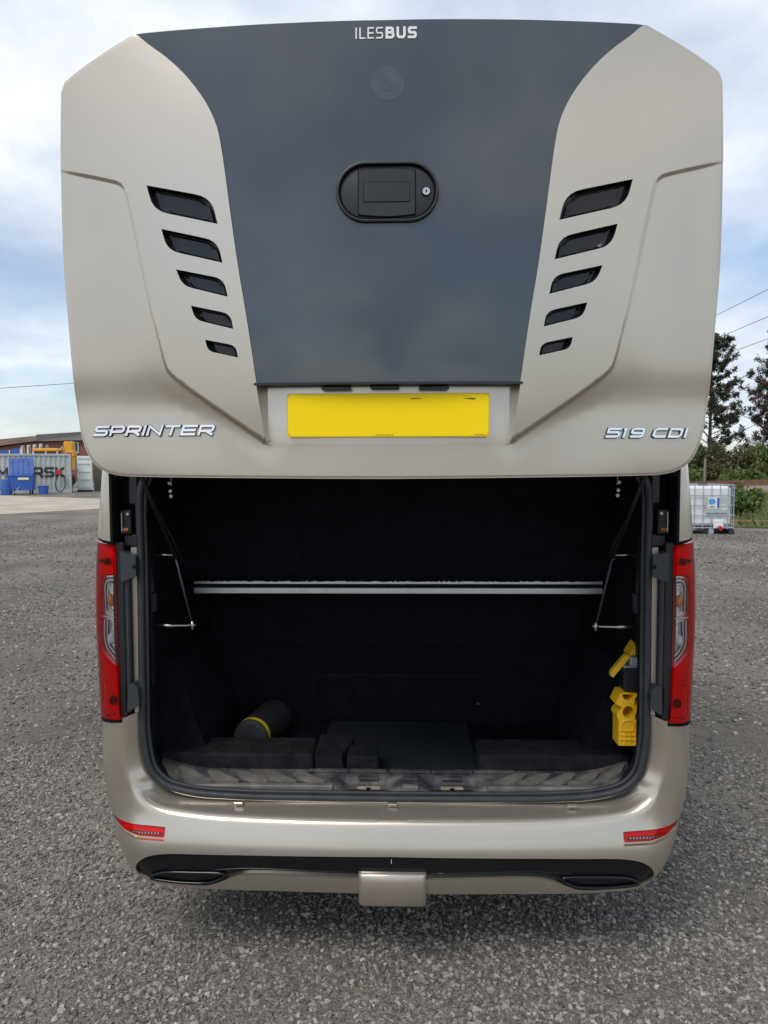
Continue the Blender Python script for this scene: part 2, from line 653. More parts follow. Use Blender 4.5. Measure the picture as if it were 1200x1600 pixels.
# ------------------------------------------------------------------ ground
def ground_mat():
    mt = bpy.data.materials.new('gravel_ground')
    mt.use_nodes = True
    t = mt.node_tree
    b = t.nodes['Principled BSDF']
    b.inputs['Roughness'].default_value = 0.92
    b.inputs['Specular IOR Level'].default_value = 0.25
    co = t.nodes.new('ShaderNodeTexCoord')
    nl = t.nodes.new('ShaderNodeTexNoise')       # broad patches
    nl.inputs['Scale'].default_value = 0.55
    nl.inputs['Detail'].default_value = 5
    t.links.new(co.outputs['Object'], nl.inputs['Vector'])
    vo = t.nodes.new('ShaderNodeTexVoronoi')     # chippings
    vo.inputs['Scale'].default_value = 62
    vo.inputs['Randomness'].default_value = 1.0
    t.links.new(co.outputs['Object'], vo.inputs['Vector'])
    vo2 = t.nodes.new('ShaderNodeTexVoronoi')
    vo2.inputs['Scale'].default_value = 150
    t.links.new(co.outputs['Object'], vo2.inputs['Vector'])
    cr = t.nodes.new('ShaderNodeValToRGB')
    cr.color_ramp.elements[0].position = 0.34
    cr.color_ramp.elements[0].color = (0.145, 0.131, 0.112, 1)
    cr.color_ramp.elements[1].position = 0.66
    cr.color_ramp.elements[1].color = (0.255, 0.227, 0.190, 1)
    t.links.new(nl.outputs['Fac'], cr.inputs[0])
    hs = t.nodes.new('ShaderNodeSeparateColor')
    t.links.new(vo.outputs['Color'], hs.inputs[0])
    mr = t.nodes.new('ShaderNodeMapRange')
    mr.inputs['To Min'].default_value = 0.75
    mr.inputs['To Max'].default_value = 1.25
    t.links.new(hs.outputs[0], mr.inputs['Value'])
    mu = t.nodes.new('ShaderNodeMix'); mu.data_type = 'RGBA'; mu.blend_type = 'MULTIPLY'
    mu.inputs['Factor'].default_value = 1.0
    t.links.new(cr.outputs[0], mu.inputs['A'])
    t.links.new(mr.outputs[0], mu.inputs['B'])
    t.links.new(mu.outputs['Result'], b.inputs['Base Color'])
    ad = t.nodes.new('ShaderNodeMath'); ad.operation = 'ADD'
    t.links.new(vo.outputs['Distance'], ad.inputs[0])
    t.links.new(vo2.outputs['Distance'], ad.inputs[1])
    bp = t.nodes.new('ShaderNodeBump')
    bp.invert = True
    bp.inputs['Strength'].default_value = 0.8
    bp.inputs['Distance'].default_value = 0.008
    t.links.new(ad.outputs[0], bp.inputs['Height'])
    t.links.new(bp.outputs[0], b.inputs['Normal'])
    return mt


g = obj('ground', [(-900, -900, 0), (900, -900, 0), (900, 1200, 0), (-900, 1200, 0)], [(0, 1, 2, 3)], ground_mat())
g['kind'] = 'structure'

CONC = mat('concrete', (0.45, 0.395, 0.31), rough=0.9, var=0.22, vscale=0.7)
pad = [(-24.5, 41.0), (-14.6, 35.2), (-9.5, 29.5), (-11.6, 27.2), (-13.9, 23.6), (-30, 13), (-48, 28), (-40, 42)]
mb = MB()
mb.prism(pad[::-1], 0.0, 0.03, lambda a, b, d: (a, b, d))
o = mb.build('concrete_pad', CONC)
o['kind'] = 'structure'

GRASSM = mat('verge_grass', (0.085, 0.105, 0.035), rough=0.95, var=0.5, vscale=2.5, bump=1.0, bscale=8)
verge = [(8.0, 18.4), (14, 16.5), (60, 14), (90, 60), (80, 140), (10, 140), (11.5, 60), (7.2, 30)]
mb = MB()
mb.prism(verge[::-1], 0.0, 0.05, lambda a, b, d: (a, b, d))
o = mb.build('grass_verge', GRASSM)
o['kind'] = 'structure'


# gravel: loose stones scattered on the ground, too many to count
def gravel():
    P, S = [], []

    def zone(n, x0, x1, y0, y1, smin, smax, skip=None):
        p = np.stack([rng.uniform(x0, x1, n), rng.uniform(y0, y1, n)], 1)
        # clumpy: thin out by a few broad waves
        f = (np.sin(p[:, 0] * 2.3 + 1.1 * np.sin(p[:, 1] * 1.9)) + np.sin(p[:, 1] * 2.9 + 1.7 * np.sin(p[:, 0] * 1.3 + 2)) + np.sin(p[:, 0] * 6.1 + p[:, 1] * 4.7)) / 3
        k = rng.uniform(0, 1, n) < 0.66 + 0.62 * f
        if skip is not None:
            k &= ~skip(p)
        p = p[k]
        s = smin + (smax - smin) * rng.uniform(0, 1, len(p)) ** 2.6
        P.append(p)
        S.append(s)
    under = lambda p: (np.abs(p[:, 0]) < 0.8) & (p[:, 1] > 1.4)
    zone(125000, -2.4, 2.4, -0.7, 2.2, 0.0028, 0.0100, under)
    zone(24000, -2.4, 2.4, -0.7, 2.2, 0.0055, 0.0130, under)
    zone(40000, -6.0, -0.85, 2.2, 8.5, 0.006, 0.017)
    zone(40000, 0.85, 6.5, 2.2, 8.5, 0.006, 0.017)
    zone(15000, -12, -2.0, 8.5, 20, 0.010, 0.026)
    zone(15000, 2.5, 12, 8.5, 17, 0.010, 0.026)
    zone(9000, -2.6, 2.6, -2.6, -0.7, 0.004, 0.014)
    p = np.vstack(P)
    s = np.concatenate(S)
    me = bpy.data.meshes.new('gravel')
    me.vertices.add(len(p))
    co = np.zeros((len(p), 3))
    co[:, :2] = p
    co[:, 2] = s * 0.22
    me.vertices.foreach_set('co', co.ravel())
    at = me.attributes.new('sz', 'FLOAT', 'POINT')
    at.data.foreach_set('value', s)
    o = bpy.data.objects.new('gravel', me)
    COL.objects.link(o)
    mt = mat('gravel_stone', (0.16, 0.155, 0.148), rough=0.85, spec=0.3)
    t = mt.node_tree
    b = t.nodes['Principled BSDF']
    oi = t.nodes.new('ShaderNodeObjectInfo')
    cr = t.nodes.new('ShaderNodeValToRGB')
    el = cr.color_ramp.elements
    el[0].position = 0.0
    el[0].color = (0.095, 0.090, 0.084, 1)
    el[1].position = 1.0
    el[1].color = (0.46, 0.43, 0.39, 1)
    for ps, c in ((0.35, (0.180, 0.171, 0.158, 1)), (0.7, (0.255, 0.241, 0.220, 1)), (0.93, (0.35, 0.325, 0.29, 1))):
        e = el.new(ps)
        e.color = c
    t.links.new(oi.outputs['Random'], cr.inputs[0])
    t.links.new(cr.outputs[0], b.inputs['Base Color'])
    ng = bpy.data.node_groups.new('scatter_stones', 'GeometryNodeTree')
    ng.interface.new_socket('Geometry', in_out='INPUT', socket_type='NodeSocketGeometry')
    ng.interface.new_socket('Geometry', in_out='OUTPUT', socket_type='NodeSocketGeometry')
    n = ng.nodes.new
    l = ng.links.new
    gi, go = n('NodeGroupInput'), n('NodeGroupOutput')
    join = n('GeometryNodeJoinGeometry')
    for k in range(5):
        ico = n('GeometryNodeMeshIcoSphere')
        ico.inputs['Subdivisions'].default_value = 2
        ps = n('GeometryNodeInputPosition')
        ns = n('ShaderNodeTexNoise')
        ns.noise_dimensions = '4D'
        ns.inputs['W'].default_value = 3.1 * k
        ns.inputs['Scale'].default_value = 1.1
        ns.inputs['Detail'].default_value = 1.0
        l(ps.outputs[0], ns.inputs['Vector'])
        sub = n('ShaderNodeVectorMath'); sub.operation = 'SUBTRACT'
        sub.inputs[1].default_value = (0.5, 0.5, 0.5)
        l(ns.outputs['Color'], sub.inputs[0])
        sc = n('ShaderNodeVectorMath'); sc.operation = 'SCALE'
        sc.inputs['Scale'].default_value = 2.6
        l(sub.outputs[0], sc.inputs[0])
        sp = n('GeometryNodeSetPosition')
        l(ico.outputs[0], sp.inputs['Geometry'])
        l(sc.outputs[0], sp.inputs['Offset'])
        tr = n('GeometryNodeTransform')
        tr.inputs['Scale'].default_value = (1.0, 0.62 + 0.07 * k, 0.45 + 0.06 * ((k * 3) % 5))
        l(sp.outputs[0], tr.inputs['Geometry'])
        ss = n('GeometryNodeSetShadeSmooth')
        ss.inputs['Shade Smooth'].default_value = False
        l(tr.outputs[0], ss.inputs['Geometry'])
        sm = n('GeometryNodeSetMaterial')
        sm.inputs['Material'].default_value = mt
        l(ss.outputs[0], sm.inputs['Geometry'])
        gti = n('GeometryNodeGeometryToInstance')
        l(sm.outputs[0], gti.inputs[0])
        l(gti.outputs[0], join.inputs[0])
    iop = n('GeometryNodeInstanceOnPoints')
    l(gi.outputs[0], iop.inputs['Points'])
    l(join.outputs[0], iop.inputs['Instance'])
    iop.inputs['Pick Instance'].default_value = True
    ri = n('FunctionNodeRandomValue'); ri.data_type = 'INT'
    ri.inputs[4].default_value = 0
    ri.inputs[5].default_value = 4
    l(ri.outputs[2], iop.inputs['Instance Index'])
    rr = n('FunctionNodeRandomValue'); rr.data_type = 'FLOAT_VECTOR'
    rr.inputs[0].default_value = (-0.45, -0.45, 0)
    rr.inputs[1].default_value = (0.45, 0.45, 6.283)
    l(rr.outputs[0], iop.inputs['Rotation'])
    na = n('GeometryNodeInputNamedAttribute')
    na.data_type = 'FLOAT'
    na.inputs['Name'].default_value = 'sz'
    l(na.outputs[0], iop.inputs['Scale'])
    l(iop.outputs[0], go.inputs[0])
    md = o.modifiers.new('scatter', 'NODES')
    md.node_group = ng
    me.materials.append(mt)
    tag(o, 'loose grey stone chippings strewn over the yard around the minibus', 'gravel')
    o['kind'] = 'stuff'


gravel()

# ------------------------------------------------------------------ minibus
VAN = empty('minibus', (0, 0, 0))
tag(VAN, 'champagne minibus seen from behind with its rear boot lid lifted open', 'minibus')


def mir(pts):
    return [(-x, z) for x, z in pts]


# ---- tailgate (lifted, hanging behind and above the boot)
LID = [(0.0, 2.8125), (0.229, 2.8145), (0.441, 2.818), (0.630, 2.8225), (0.650, 2.821), (0.719, 2.791), (0.784, 2.760), (0.830, 2.735), (0.850, 2.7215), (0.860, 2.697),
       (0.865, 2.502), (0.864, 2.243), (0.858, 2.13), (0.851, 2.006), (0.845, 1.903), (0.838, 1.846), (0.83, 1.80), (0.817, 1.76), (0.797, 1.726), (0.763, 1.702),
       (0.718, 1.691), (0.657, 1.688), (0.24, 1.683), (0.0, 1.6815)]
PAN = [(0.644, 2.821), (0.608, 2.789), (0.562, 2.753), (0.516, 2.709), (0.478, 2.662), (0.45, 2.618), (0.429, 2.569), (0.417, 2.51), (0.406, 2.43),
       (0.396, 2.35), (0.378, 2.217), (0.361, 2.109), (0.348, 2.018), (0.336, 1.927)]
CRE = [(0.870, 2.502), (0.784, 2.479), (0.716, 2.46), (0.693, 2.451), (0.679, 2.436), (0.67, 2.411), (0.654, 2.34), (0.632, 2.229), (0.611, 2.124),
       (0.591, 2.046), (0.578, 1.991), (0.57, 1.968), (0.549, 1.946), (0.487, 1.90), (0.407, 1.845), (0.3145, 1.7825)]
LOUV = [[(0.619, 2.436), (0.446, 2.395), (0.43, 2.328), (0.602, 2.371)], [(0.581, 2.324), (0.431, 2.286), (0.419, 2.231), (0.566, 2.269)],
        [(0.543, 2.22), (0.416, 2.191), (0.407, 2.146), (0.527, 2.178)], [(0.505, 2.127), (0.4, 2.103), (0.394, 2.065), (0.495, 2.091)],
        [(0.469, 2.04), (0.388, 2.023), (0.383, 1.993), (0.463, 2.011)]]
LIDs = catmull(LID[9:], 4)
LIDH = LID[:9] + [tuple(p) for p in LIDs]
CREs = catmull(CRE, 5)
PANs = catmull(PAN, 4)
LIDFULL = [tuple(p) for p in LIDH] + mir(LIDH[1:-1])[::-1]
OLPOLY = [tuple(p) for p in CREs] + [(0.0, 1.7825), (0.0, 1.5), (1.1, 1.5), (1.1, 2.502)]
RECESS_D = 0.030


def lid_base(x):
    return -0.46 + 0.11 * (x / 0.88) ** 2


def lidY(x, z, roll=True):
    x = np.asarray(x, float)
    z = np.asarray(z, float)
    ax = np.abs(x)
    y = lid_base(x) - 0.012 * (1 - ((z - 2.3) / 0.5) ** 2)
    P = np.stack([ax, z], 1)
    d, t = polydist(P, CREs)
    ol = inside(P, OLPOLY)
    tipd = np.hypot(np.maximum(0, ax - 0.3145), z - 1.7825)
    dep = (0.006 + (RECESS_D - 0.006) * smooth01(1 - tipd / 0.42)) * (0.35 + 0.65 * smooth01((0.872 - ax) / 0.09))
    y = y + np.where(ol, dep * smooth01(d / 0.011), 0)
    fade = 0.35 + 0.65 * smooth01((ax - 0.33) / 0.25)
    F = 0.0035 * np.exp(-((z - 1.885) / 0.055) ** 2) - 0.010 * smooth01((1.87 - z) / 0.2)
    y = y + np.where(ol, F * fade * smooth01(d / 0.06), 0)
    if roll:
        d2, _ = polydist(P, LIDH)
        rr = 0.007
        q = np.clip(1 - d2 / rr, 0, 0.45)
        y = y + rr * (1 - np.sqrt(1 - q * q))
    return y


def lid_fn(off=0.0):
    return lambda u, v: (u, lidY(u, v) + off, v)


wing = [(0.336, 1.919), (0.318, 1.79), (0.3145, 1.7825), (0.3145, 1.772)]
half = [tuple(p) for p in LIDH[4:]]
inner = [tuple(p) for p in PANs] + wing
outline = half + mir(half[:-1])[::-1] + mir(inner[1:]) + inner[::-1][:-1]
# start of half is the chamfer corner; inner ends there too


def rounded(q, n=5, fr=0.55):
    """louvre outline: corners 1 and 3 rounded, 0 and 2 sharp"""
    o = []
    for i in range(4):
        p = np.array(q[i])
        if i in (0, 2):
            o.append(tuple(p))
            continue
        a, b = np.array(q[i - 1]), np.array(q[(i + 1) % 4])
        short, long_ = (b, a) if np.linalg.norm(b - p) < np.linalg.norm(a - p) else (a, b)
        s = p + (short - p) * fr
        k = np.linalg.norm(short - p) * fr * 1.1 / np.linalg.norm(long_ - p)
        e = p + (long_ - p) * k
        p_in, p_out = (e, s) if long_ is a else (s, e)
        for j in range(n + 1):
            t = j / n
            o.append(tuple((1 - t) ** 2 * p_in + 2 * t * (1 - t) * p + t * t * p_out))
    return o


LV = [rounded(q) for q in LOUV]
holes = [l for l in LV] + [mir(l)[::-1] for l in LV]
par = []
for dd in (-0.004, 0.0, 0.0028, 0.0055, 0.0082, 0.011, 0.016):
    ln = offset_line(CREs, dd)
    par += [ln, mir(ln)]
TG = sheet('tailgate', outline, holes, lid_fn(), PAINT, VAN, grid=0.024, seg=0.010, lines=par, rim=(0, 0.03, 0), rim_holes=(0, 0.004, 0), insets=(0.0015, 0.004, 0.008, 0.014))

# dark centre panel with the handle opening
HC = (0.0005, 2.393)


def stadium(cx, cz, wd, h, n=12):
    r = h / 2
    o = []
    for s in (1, -1):
        for j in range(n + 1):
            a = -math.pi / 2 + math.pi * j / n
            o.append((cx + s * (wd / 2 - r) + s * r * math.cos(a), cz + s * r * math.sin(a)))
    return o


panel = [(x + 0.004, z) for x, z in [tuple(p) for p in PANs][1:]]
topr = [(0.0, 2.8120), (0.229, 2.8140), (0.441, 2.8175), (0.630, 2.8222), (0.649, 2.8205)]
po = topr + panel + mir(panel)[::-1] + mir(topr[1:])[::-1]
hole_h = stadium(HC[0], HC[1], 0.257, 0.149)
sheet('dark_panel', po, [hole_h], lambda u, v: (u, lidY(u, v, False) + 0.0035, v), DARK, TG, grid=0.03, seg=0.012, rim=(0, 0.02, 0), insets=(0.0015, 0.004, 0.008, 0.014))

# black back of the lid
back = [tuple(p) for p in offset_line(LIDFULL, -0.012, True)]
if inside(np.array([(0.864, 2.3)]), back)[0]:
    back = [tuple(p) for p in offset_line(LIDFULL, 0.012, True)]
sheet('inner_liner', back, [], lambda u, v: (u, lid_base(u) + 0.075, v), BLACKMATT, TG, grid=0.08, seg=0.04, rim=(0, -0.04, 0), sign=-1.0)

# louvres: black wells with a slanted glossy slat inside
for side in (1, -1):
    for i, l in enumerate(LV):
        poly = [(side * x, z) for x, z in l]
        if side < 0:
            poly = poly[::-1]
        c = np.mean(np.array(poly), 0)
        yb = float(lidY([c[0]], [c[1]])[0])
        slope = 2 * 0.11 * c[0] / 0.88 ** 2
        shrink = lambda p, k: (c[0] + (p[0] - c[0]) * k, c[1] + (p[1] - c[1]) * k)

        def at(p, d):
            return (p[0], yb + slope * (p[0] - c[0]) + d, p[1])
        p1 = [tuple(p) for p in offset_line(poly, 0.0012, True)]
        if not inside(np.array([p1[2]]), poly)[0]:
            p1 = [tuple(p) for p in offset_line(poly, -0.0012, True)]
        n = len(poly)
        vs = [at(p, 0.003) for p in p1] + [at(p, 0.028) for p in p1]
        fs = [(k, (k + 1) % n, n + (k + 1) % n, n + k) for k in range(n)] + [tuple(range(n, 2 * n))]
        lo = obj('louvre', vs, fs, BLACKGLOSS, TG)
        dz = -0.0012
        sl = [shrink(p, 0.80) for p in poly]
        sl2 = [shrink(p, 0.66) for p in poly]
        sl = [(x - side * 0.004, z + dz) for x, z in sl]
        sl2 = [(x - side * 0.004, z + dz) for x, z in sl2]
        vs = [at(p, 0.0275) for p in sl] + [at(p, 0.017) for p in sl] + [at(p, 0.0205) for p in sl2]
        fs = [(k, (k + 1) % n, n + (k + 1) % n, n + k) for k in range(n)]
        fs += [(n + k, n + (k + 1) % n, 2 * n + (k + 1) % n, 2 * n + k) for k in range(n)] + [tuple(range(2 * n, 3 * n))]
        obj('louvre_slat', vs, fs, BLACKGLOSS, TG)

# plate recess: floor, side walls, lip under the dark panel
REC = lambda u, v: (u, lidY(u, np.full_like(np.asarray(u, float), 1.775)) + 0.0 * v - 0.0, v)


def recY(x):
    return float(lidY([x], [1.772], False)[0])


fl = [(-0.3145, 1.772), (0.3145, 1.772), (0.3145, 1.922), (-0.3145, 1.922)]
xs_ = np.linspace(-0.33, 0.33, 60)
ys_ = np.array([recY(x) for x in xs_])
sheet('plate_recess', fl, [], lambda u, v: (u, np.interp(u, xs_, ys_) + 0.006 * smooth01((v - 1.772) / 0.15), v), PAINT, TG, grid=0.03, seg=0.02)
for s in (1, -1):
    vs, fs = [], []
    K = 12
    for k in range(K + 1):
        t = k / K
        zz = 1.922 + (1.7825 - 1.922) * t
        xw = np.interp(zz, [1.7825, 1.79, 1.919, 1.93], [0.3145, 0.318, 0.336, 0.337])
        yw = float(lidY([s * (xw + 0.001)], [zz], False)[0])
        yf = float(np.interp(s * 0.3143, xs_, ys_)) + 0.006 * float(smooth01((zz - 1.772) / 0.15))
        vs += [(s * xw, yw + 0.002, zz), (s * 0.3143, yf + 0.001, zz)]
    for k in range(K):
        fs.append((2 * k, 2 * k + 1, 2 * k + 3, 2 * k + 2))
    obj('recess_wall', vs, fs, PAINT, TG, True)
lip_x = np.linspace(-0.342, 0.342, 25)
mb = MB()
vs = []
for x in lip_x:
    yb = float(lidY([x], [1.96])[0])
    yf = float(np.interp(x, xs_, ys_)) + 0.004
    vs += [(x, yb - 0.001, 1.9275), (x, yb - 0.001, 1.9215), (x, yf, 1.919), (x, yf, 1.9275)]
fs = [(0, 1, 2, 3), tuple(len(vs) - 4 + k for k in (3, 2, 1, 0))]
for i in range(len(lip_x) - 1):
    for k in range(4):
        a, b = 4 * i + k, 4 * i + (k + 1) % 4
        fs.append((a, a + 4, b + 4, b))
obj('panel_lip', vs, fs, BLACKPL, TG)
for xx in (-0.132, 0.118):
    y0 = recY(xx)
    MB().bbox(xx - 0.038, xx + 0.038, y0 - 0.020, y0 - 0.001, 1.909, 1.9175, 0.002).build('plate_lamp', BLACKGLOSS, TG)
y0 = recY(0)
MB().bbox(-0.045, 0.03, y0 - 0.024, y0 - 0.001, 1.912, 1.9185, 0.002).build('release_catch', BLACKPL, TG)


# number plate, follows the shallow bow of the recess
def rrect(x0, x1, z0, z1, r, n=5):
    o = []
    for cx, cz, a0 in ((x1 - r, z1 - r, 0), (x0 + r, z1 - r, 90), (x0 + r, z0 + r, 180), (x1 - r, z0 + r, 270)):
        for j in range(n + 1):
            a = R(a0 + 90 * j / n)
            o.append((cx + r * math.cos(a), cz + r * math.sin(a)))
    return o


PY = min(recY(-0.26), recY(0.26), recY(0)) - 0.007
pl_fn = lambda off: (lambda u, v: (u, PY + 0.0 * u + off, v))
sheet('number_plate', rrect(-0.260, 0.260, 1.789, 1.901, 0.006), [], pl_fn(0), PLATE_E, TG, grid=0.1, seg=0.1, rim=(0, 0.005, 0))
sheet('plate_face', rrect(-0.2575, 0.2575, 1.7915, 1.8985, 0.012), [], pl_fn(-0.0008), PLATE_Y, TG, grid=0.1, seg=0.1)
mb = MB()
x = -0.03
for k in range(9):      # the tiny maker's line: illegible dashes
    wd = random.choice([0.0016, 0.0025, 0.003])
    if k in (4, 5):
        wd = 0.0012
    mb.box(x, x + wd, PY - 0.0016, PY - 0.0010, 1.7935, 1.7958)
    x += wd + 0.003
for k in range(6):
    mb.box(0.222 + k * 0.0045, 0.2245 + k * 0.0045, PY - 0.0016, PY - 0.0010, 1.7935, 1.7953)
mb.build('plate_print', PRINT, TG)['kind'] = 'stuff'
mb = MB()
mb.prism([(0.058, 1.8855), (0.086, 1.8865), (0.087, 1.8875), (0.066, 1.8878), (0.058, 1.8868)], -0.0016, -0.001, lambda a, b, d: (a, PY + d, b))
mb.prism([(0.19, 1.8872), (0.222, 1.884), (0.224, 1.8865), (0.215, 1.8878)], -0.0016, -0.001, lambda a, b, d: (a, PY + d, b))
mb.build('plate_scuff', PRINT, TG)['kind'] = 'stuff'

# handle
hy = float(lidY([0], [2.393])[0])
st = stadium(HC[0], HC[1], 0.256, 0.148, 16)


def ringmesh(profile, cx, cz, wd, h, n=16):
    """loft of stadium outlines: profile = [(inset, y)]"""
    vs, fs = [], []
    for ins, y in profile:
        vs += [(x, y, z) for x, z in stadium(cx, cz, wd - 2 * ins, h - 2 * ins, n)]
    kk = len(vs) // len(profile)
    for a in range(len(profile) - 1):
        for j in range(kk):
            fs.append((a * kk + j, a * kk + (j + 1) % kk, (a + 1) * kk + (j + 1) % kk, (a + 1) * kk + j))
    fs.append(tuple((len(profile) - 1) * kk + j for j in range(kk)))
    return vs, fs


vs, fs = ringmesh([(0.0005, hy + 0.006), (0.001, hy - 0.004), (0.004, hy - 0.006), (0.0075, hy - 0.005), (0.009, hy + 0.010), (0.0115, hy + 0.011), (0.0125, hy + 0.004), (0.016, hy + 0.003)], HC[0], HC[1], 0.257, 0.149)
ho = obj('handle_plate', vs, fs, BLACKPL, TG)
autosmooth(ho, 50)


def paddle(x0, x1, z0, z1, bulge, n=10):
    o = []
    for j in range(n + 1):
        t = j / n
        o.append((x0 + (x1 - x0) * t, z0 - bulge * (1 - (2 * t - 1) ** 2)))
    for j in range(n + 1):
        t = j / n
        o.append((x1 + (x0 - x1) * t, z1 + bulge * (1 - (2 * t - 1) ** 2)))
    return o


mb = MB()
mb.prism(paddle(-0.0725, 0.0710, 2.3365, 2.4455, 0.0055), hy + 0.001, hy + 0.006, lambda a, b, d: (a, d, b))
mb.build('handle_groove', BLACKMATT, TG)
mb = MB()
mb.prism(paddle(-0.0700, 0.0685, 2.3390, 2.4430, 0.0055), hy - 0.003, hy + 0.004, lambda a, b, d: (a, d, b))
mb.build('handle_paddle', BLACKPL, TG)
mb = MB()
mb.prism(rrect(-0.0595, 0.0575, 2.367, 2.4165, 0.004), hy - 0.0036, hy - 0.0031, lambda a, b, d: (a, d, b))
mb.build('handle_inset_groove', BLACKMATT, TG)
mb = MB()
mb.prism(rrect(-0.0578, 0.0558, 2.3687, 2.4148, 0.003), hy - 0.0048, hy - 0.0034, lambda a, b, d: (a, d, b))
mb.build('handle_inset', BLACKPL, TG)


def disc(cx, cz, r, y0, y1, name, material, parent, n=20, sx=1.0):
    mb = MB()
    mb.prism([(cx + sx * r * math.cos(2 * math.pi * j / n), cz + r * math.sin(2 * math.pi * j / n)) for j in range(n)], y0, y1, lambda a, b, d: (a, d, b))
    return mb.build(name, material, parent)


disc(0.097, 2.393, 0.0115, hy - 0.000, hy + 0.004, 'lock_collar', BLACKMATT, TG)
disc(0.097, 2.393, 0.0092, hy - 0.003, hy + 0.004, 'key_lock', STEEL, TG)
MB().box(0.0955, 0.0985, hy - 0.0036, hy - 0.0025, 2.3895, 2.3965).build('key_slot', BLACKMATT, TG)

# ghost of a removed round badge
GHOST = mat('badge_ghost', (0.052, 0.061, 0.072), rough=0.24, coat=0.6, var=0.3, vscale=40)
gy = float(lidY([0.001], [2.658])[0]) + 0.0035
for rr, nm in ((0.0425, 'badge_mark'), (0.024, 'badge_mark')):
    cz_ = 2.658 + (0.006 if rr < 0.03 else 0)
    sheet(nm, [(0.001 + rr * math.cos(2 * math.pi * j / 36), cz_ + rr * math.sin(2 * math.pi * j / 36)) for j in range(36)], [], lid_fn(0.0030 if rr > 0.03 else 0.0026), GHOST, TG, grid=0.012, seg=0.008)

# lettering on the lid
lf = lambda x, z, d: (x, float(lidY([x], [z])[0]) + 0.0035 - d, z)
it = []
x = -0.0755
for ch, wd, stq, gap in (('I', 0.0, 0.0032, 0.0095), ('L', 0.0115, 0.0032, 0.0085), ('E', 0.0125, 0.0032, 0.0085), ('S', 0.0140, 0.0032, 0.0105)):
    it.append((ch, x, 2.7680, wd, 0.0245, stq))
    x += wd + gap
x += 0.0005
for ch, wd in (('B', 0.0155), ('U', 0.0165), ('S', 0.0155)):
    it.append((ch, x, 2.7690, wd, 0.0225, 0.0062))
    x += wd + 0.0115
lettering('maker_lettering', it, lf, WHITEP, TG, 0.0022)
lf2 = lambda x, z, d: (x, float(lidY([x], [z])[0]) - d, z)
it, sh_ = [], []
x = -0.7885
for ch in 'SPRINTER':
    wd = 0.034 if ch != 'I' else 0.0
    it.append((ch, x, 1.7995, wd, 0.0215, 0.0062))
    x += wd + (0.0125 if ch != 'I' else 0.0125)
lettering('model_lettering', it, lf2, CHROME, TG, 0.006, 0.35)
it2 = [(c, a - 0.0006, b - 0.0010, w_, h, s + 0.003) for c, a, b, w_, h, s in it]
lettering('lettering_backing', it2, lf2, BLACKGLOSS, TG, 0.003, 0.35)
it = []
x = 0.5655
for ch, wd, gap in (('5', 0.030, 0.0125), ('1', 0.008, 0.013), ('9', 0.030, 0.030), ('C', 0.031, 0.0125), ('D', 0.032, 0.0125), ('I', 0, 0)):
    it.append((ch, x, 1.7895, wd, 0.0195, 0.0060))
    x += wd + gap
lettering('variant_lettering', it, lf2, CHROME, TG, 0.006, 0.35)
it2 = [(c, a - 0.0006, b - 0.0010, w_, h, s + 0.003) for c, a, b, w_, h, s in it]
lettering('lettering_backing', it2, lf2, BLACKGLOSS, TG, 0.003, 0.35)


# ---- plan curve shared by body and bumper corners
def plan(u, Rr, bow):
    """u = arc position along half a plan of half-width 1 -> (x, y)"""
    s = np.sign(u)
    a = np.abs(u)
    a0 = 1 - Rr
    th = np.clip((a - a0) / Rr, 0, math.pi / 2)
    x = np.where(a <= a0, a, a0 + Rr * np.sin(th))
    y = np.where(a <= a0, 0, Rr * (1 - np.cos(th))) + np.maximum(0, a - a0 - Rr * math.pi / 2)
    y = y + bow * np.minimum(x, 1) ** 2
    return s * x, y


def unplan(x, Rr):
    s = 1 if x >= 0 else -1
    a = abs(x)
    a0 = 1 - Rr
    if a <= a0:
        return x
    return s * (a0 + Rr * math.asin(min(1.0, (a - a0) / Rr)))


# ---- rear bumper
BZ = [0.28, 0.297, 0.328, 0.384, 0.458, 0.514, 0.561, 0.635, 0.728, 0.839, 0.90]
BX = [0.895, 0.905, 0.928, 0.950, 0.973, 0.990, 1.011, 1.024, 1.029, 1.024, 1.018]
BR = 0.15
_bzf = np.linspace(0.26, 0.92, 200)
_bxf = np.interp(_bzf, BZ, BX)
for _ in range(3):
    _bxf = np.convolve(np.pad(_bxf, 6, mode='edge'), np.ones(13) / 13, 'valid')
xe_b = lambda z: np.interp(z, _bzf, _bxf)
RIDGE = catmull([(0.893, 0.95), (0.898, 0.87), (0.903, 0.761), (0.892, 0.676), (0.858, 0.612), (0.789, 0.570), (0.659, 0.552), (0.339, 0.545), (0.0, 0.544)], 6)
RIDGEPOLY = [tuple(p) for p in RIDGE] + [(0, 1.2), (0.893, 1.2)]
_pz = np.linspace(0.24, 0.95, 240)
_pp = np.interp(_pz, [0.26, 0.30, 0.36, 0.42, 0.45, 0.50, 0.545, 0.62, 0.75, 0.95], [0.055, 0.034, 0.010, 0.0, 0.001, 0.016, 0.034, 0.044, 0.046, 0.046])
for _ in range(3):
    _pp = np.convolve(np.pad(_pp, 6, mode='edge'), np.ones(13) / 13, 'valid')


def bump_fn(off=0.0):
    def f(u, v):
        u = np.asarray(u, float)
        v = np.asarray(v, float)
        xn, yn = plan(u, BR, 0.045)
        x = xn * xe_b(v)
        y = yn + np.interp(v, _pz, _pp)
        P = np.stack([np.abs(x), v], 1)
        d, _ = polydist(P, RIDGE)
        ins = inside(P, RIDGEPOLY)
        sd = np.where(ins, d, -d)
        k = 0.008
        y = y + (2.2 - 1.2 * smooth01((v - 0.575) / 0.09)) * (np.sqrt(sd * sd + k * k) + sd) / 2 * np.where(sd > -0.06, 1, 1) * (1 + 0 * sd)
        return x, y + off, v
    return f


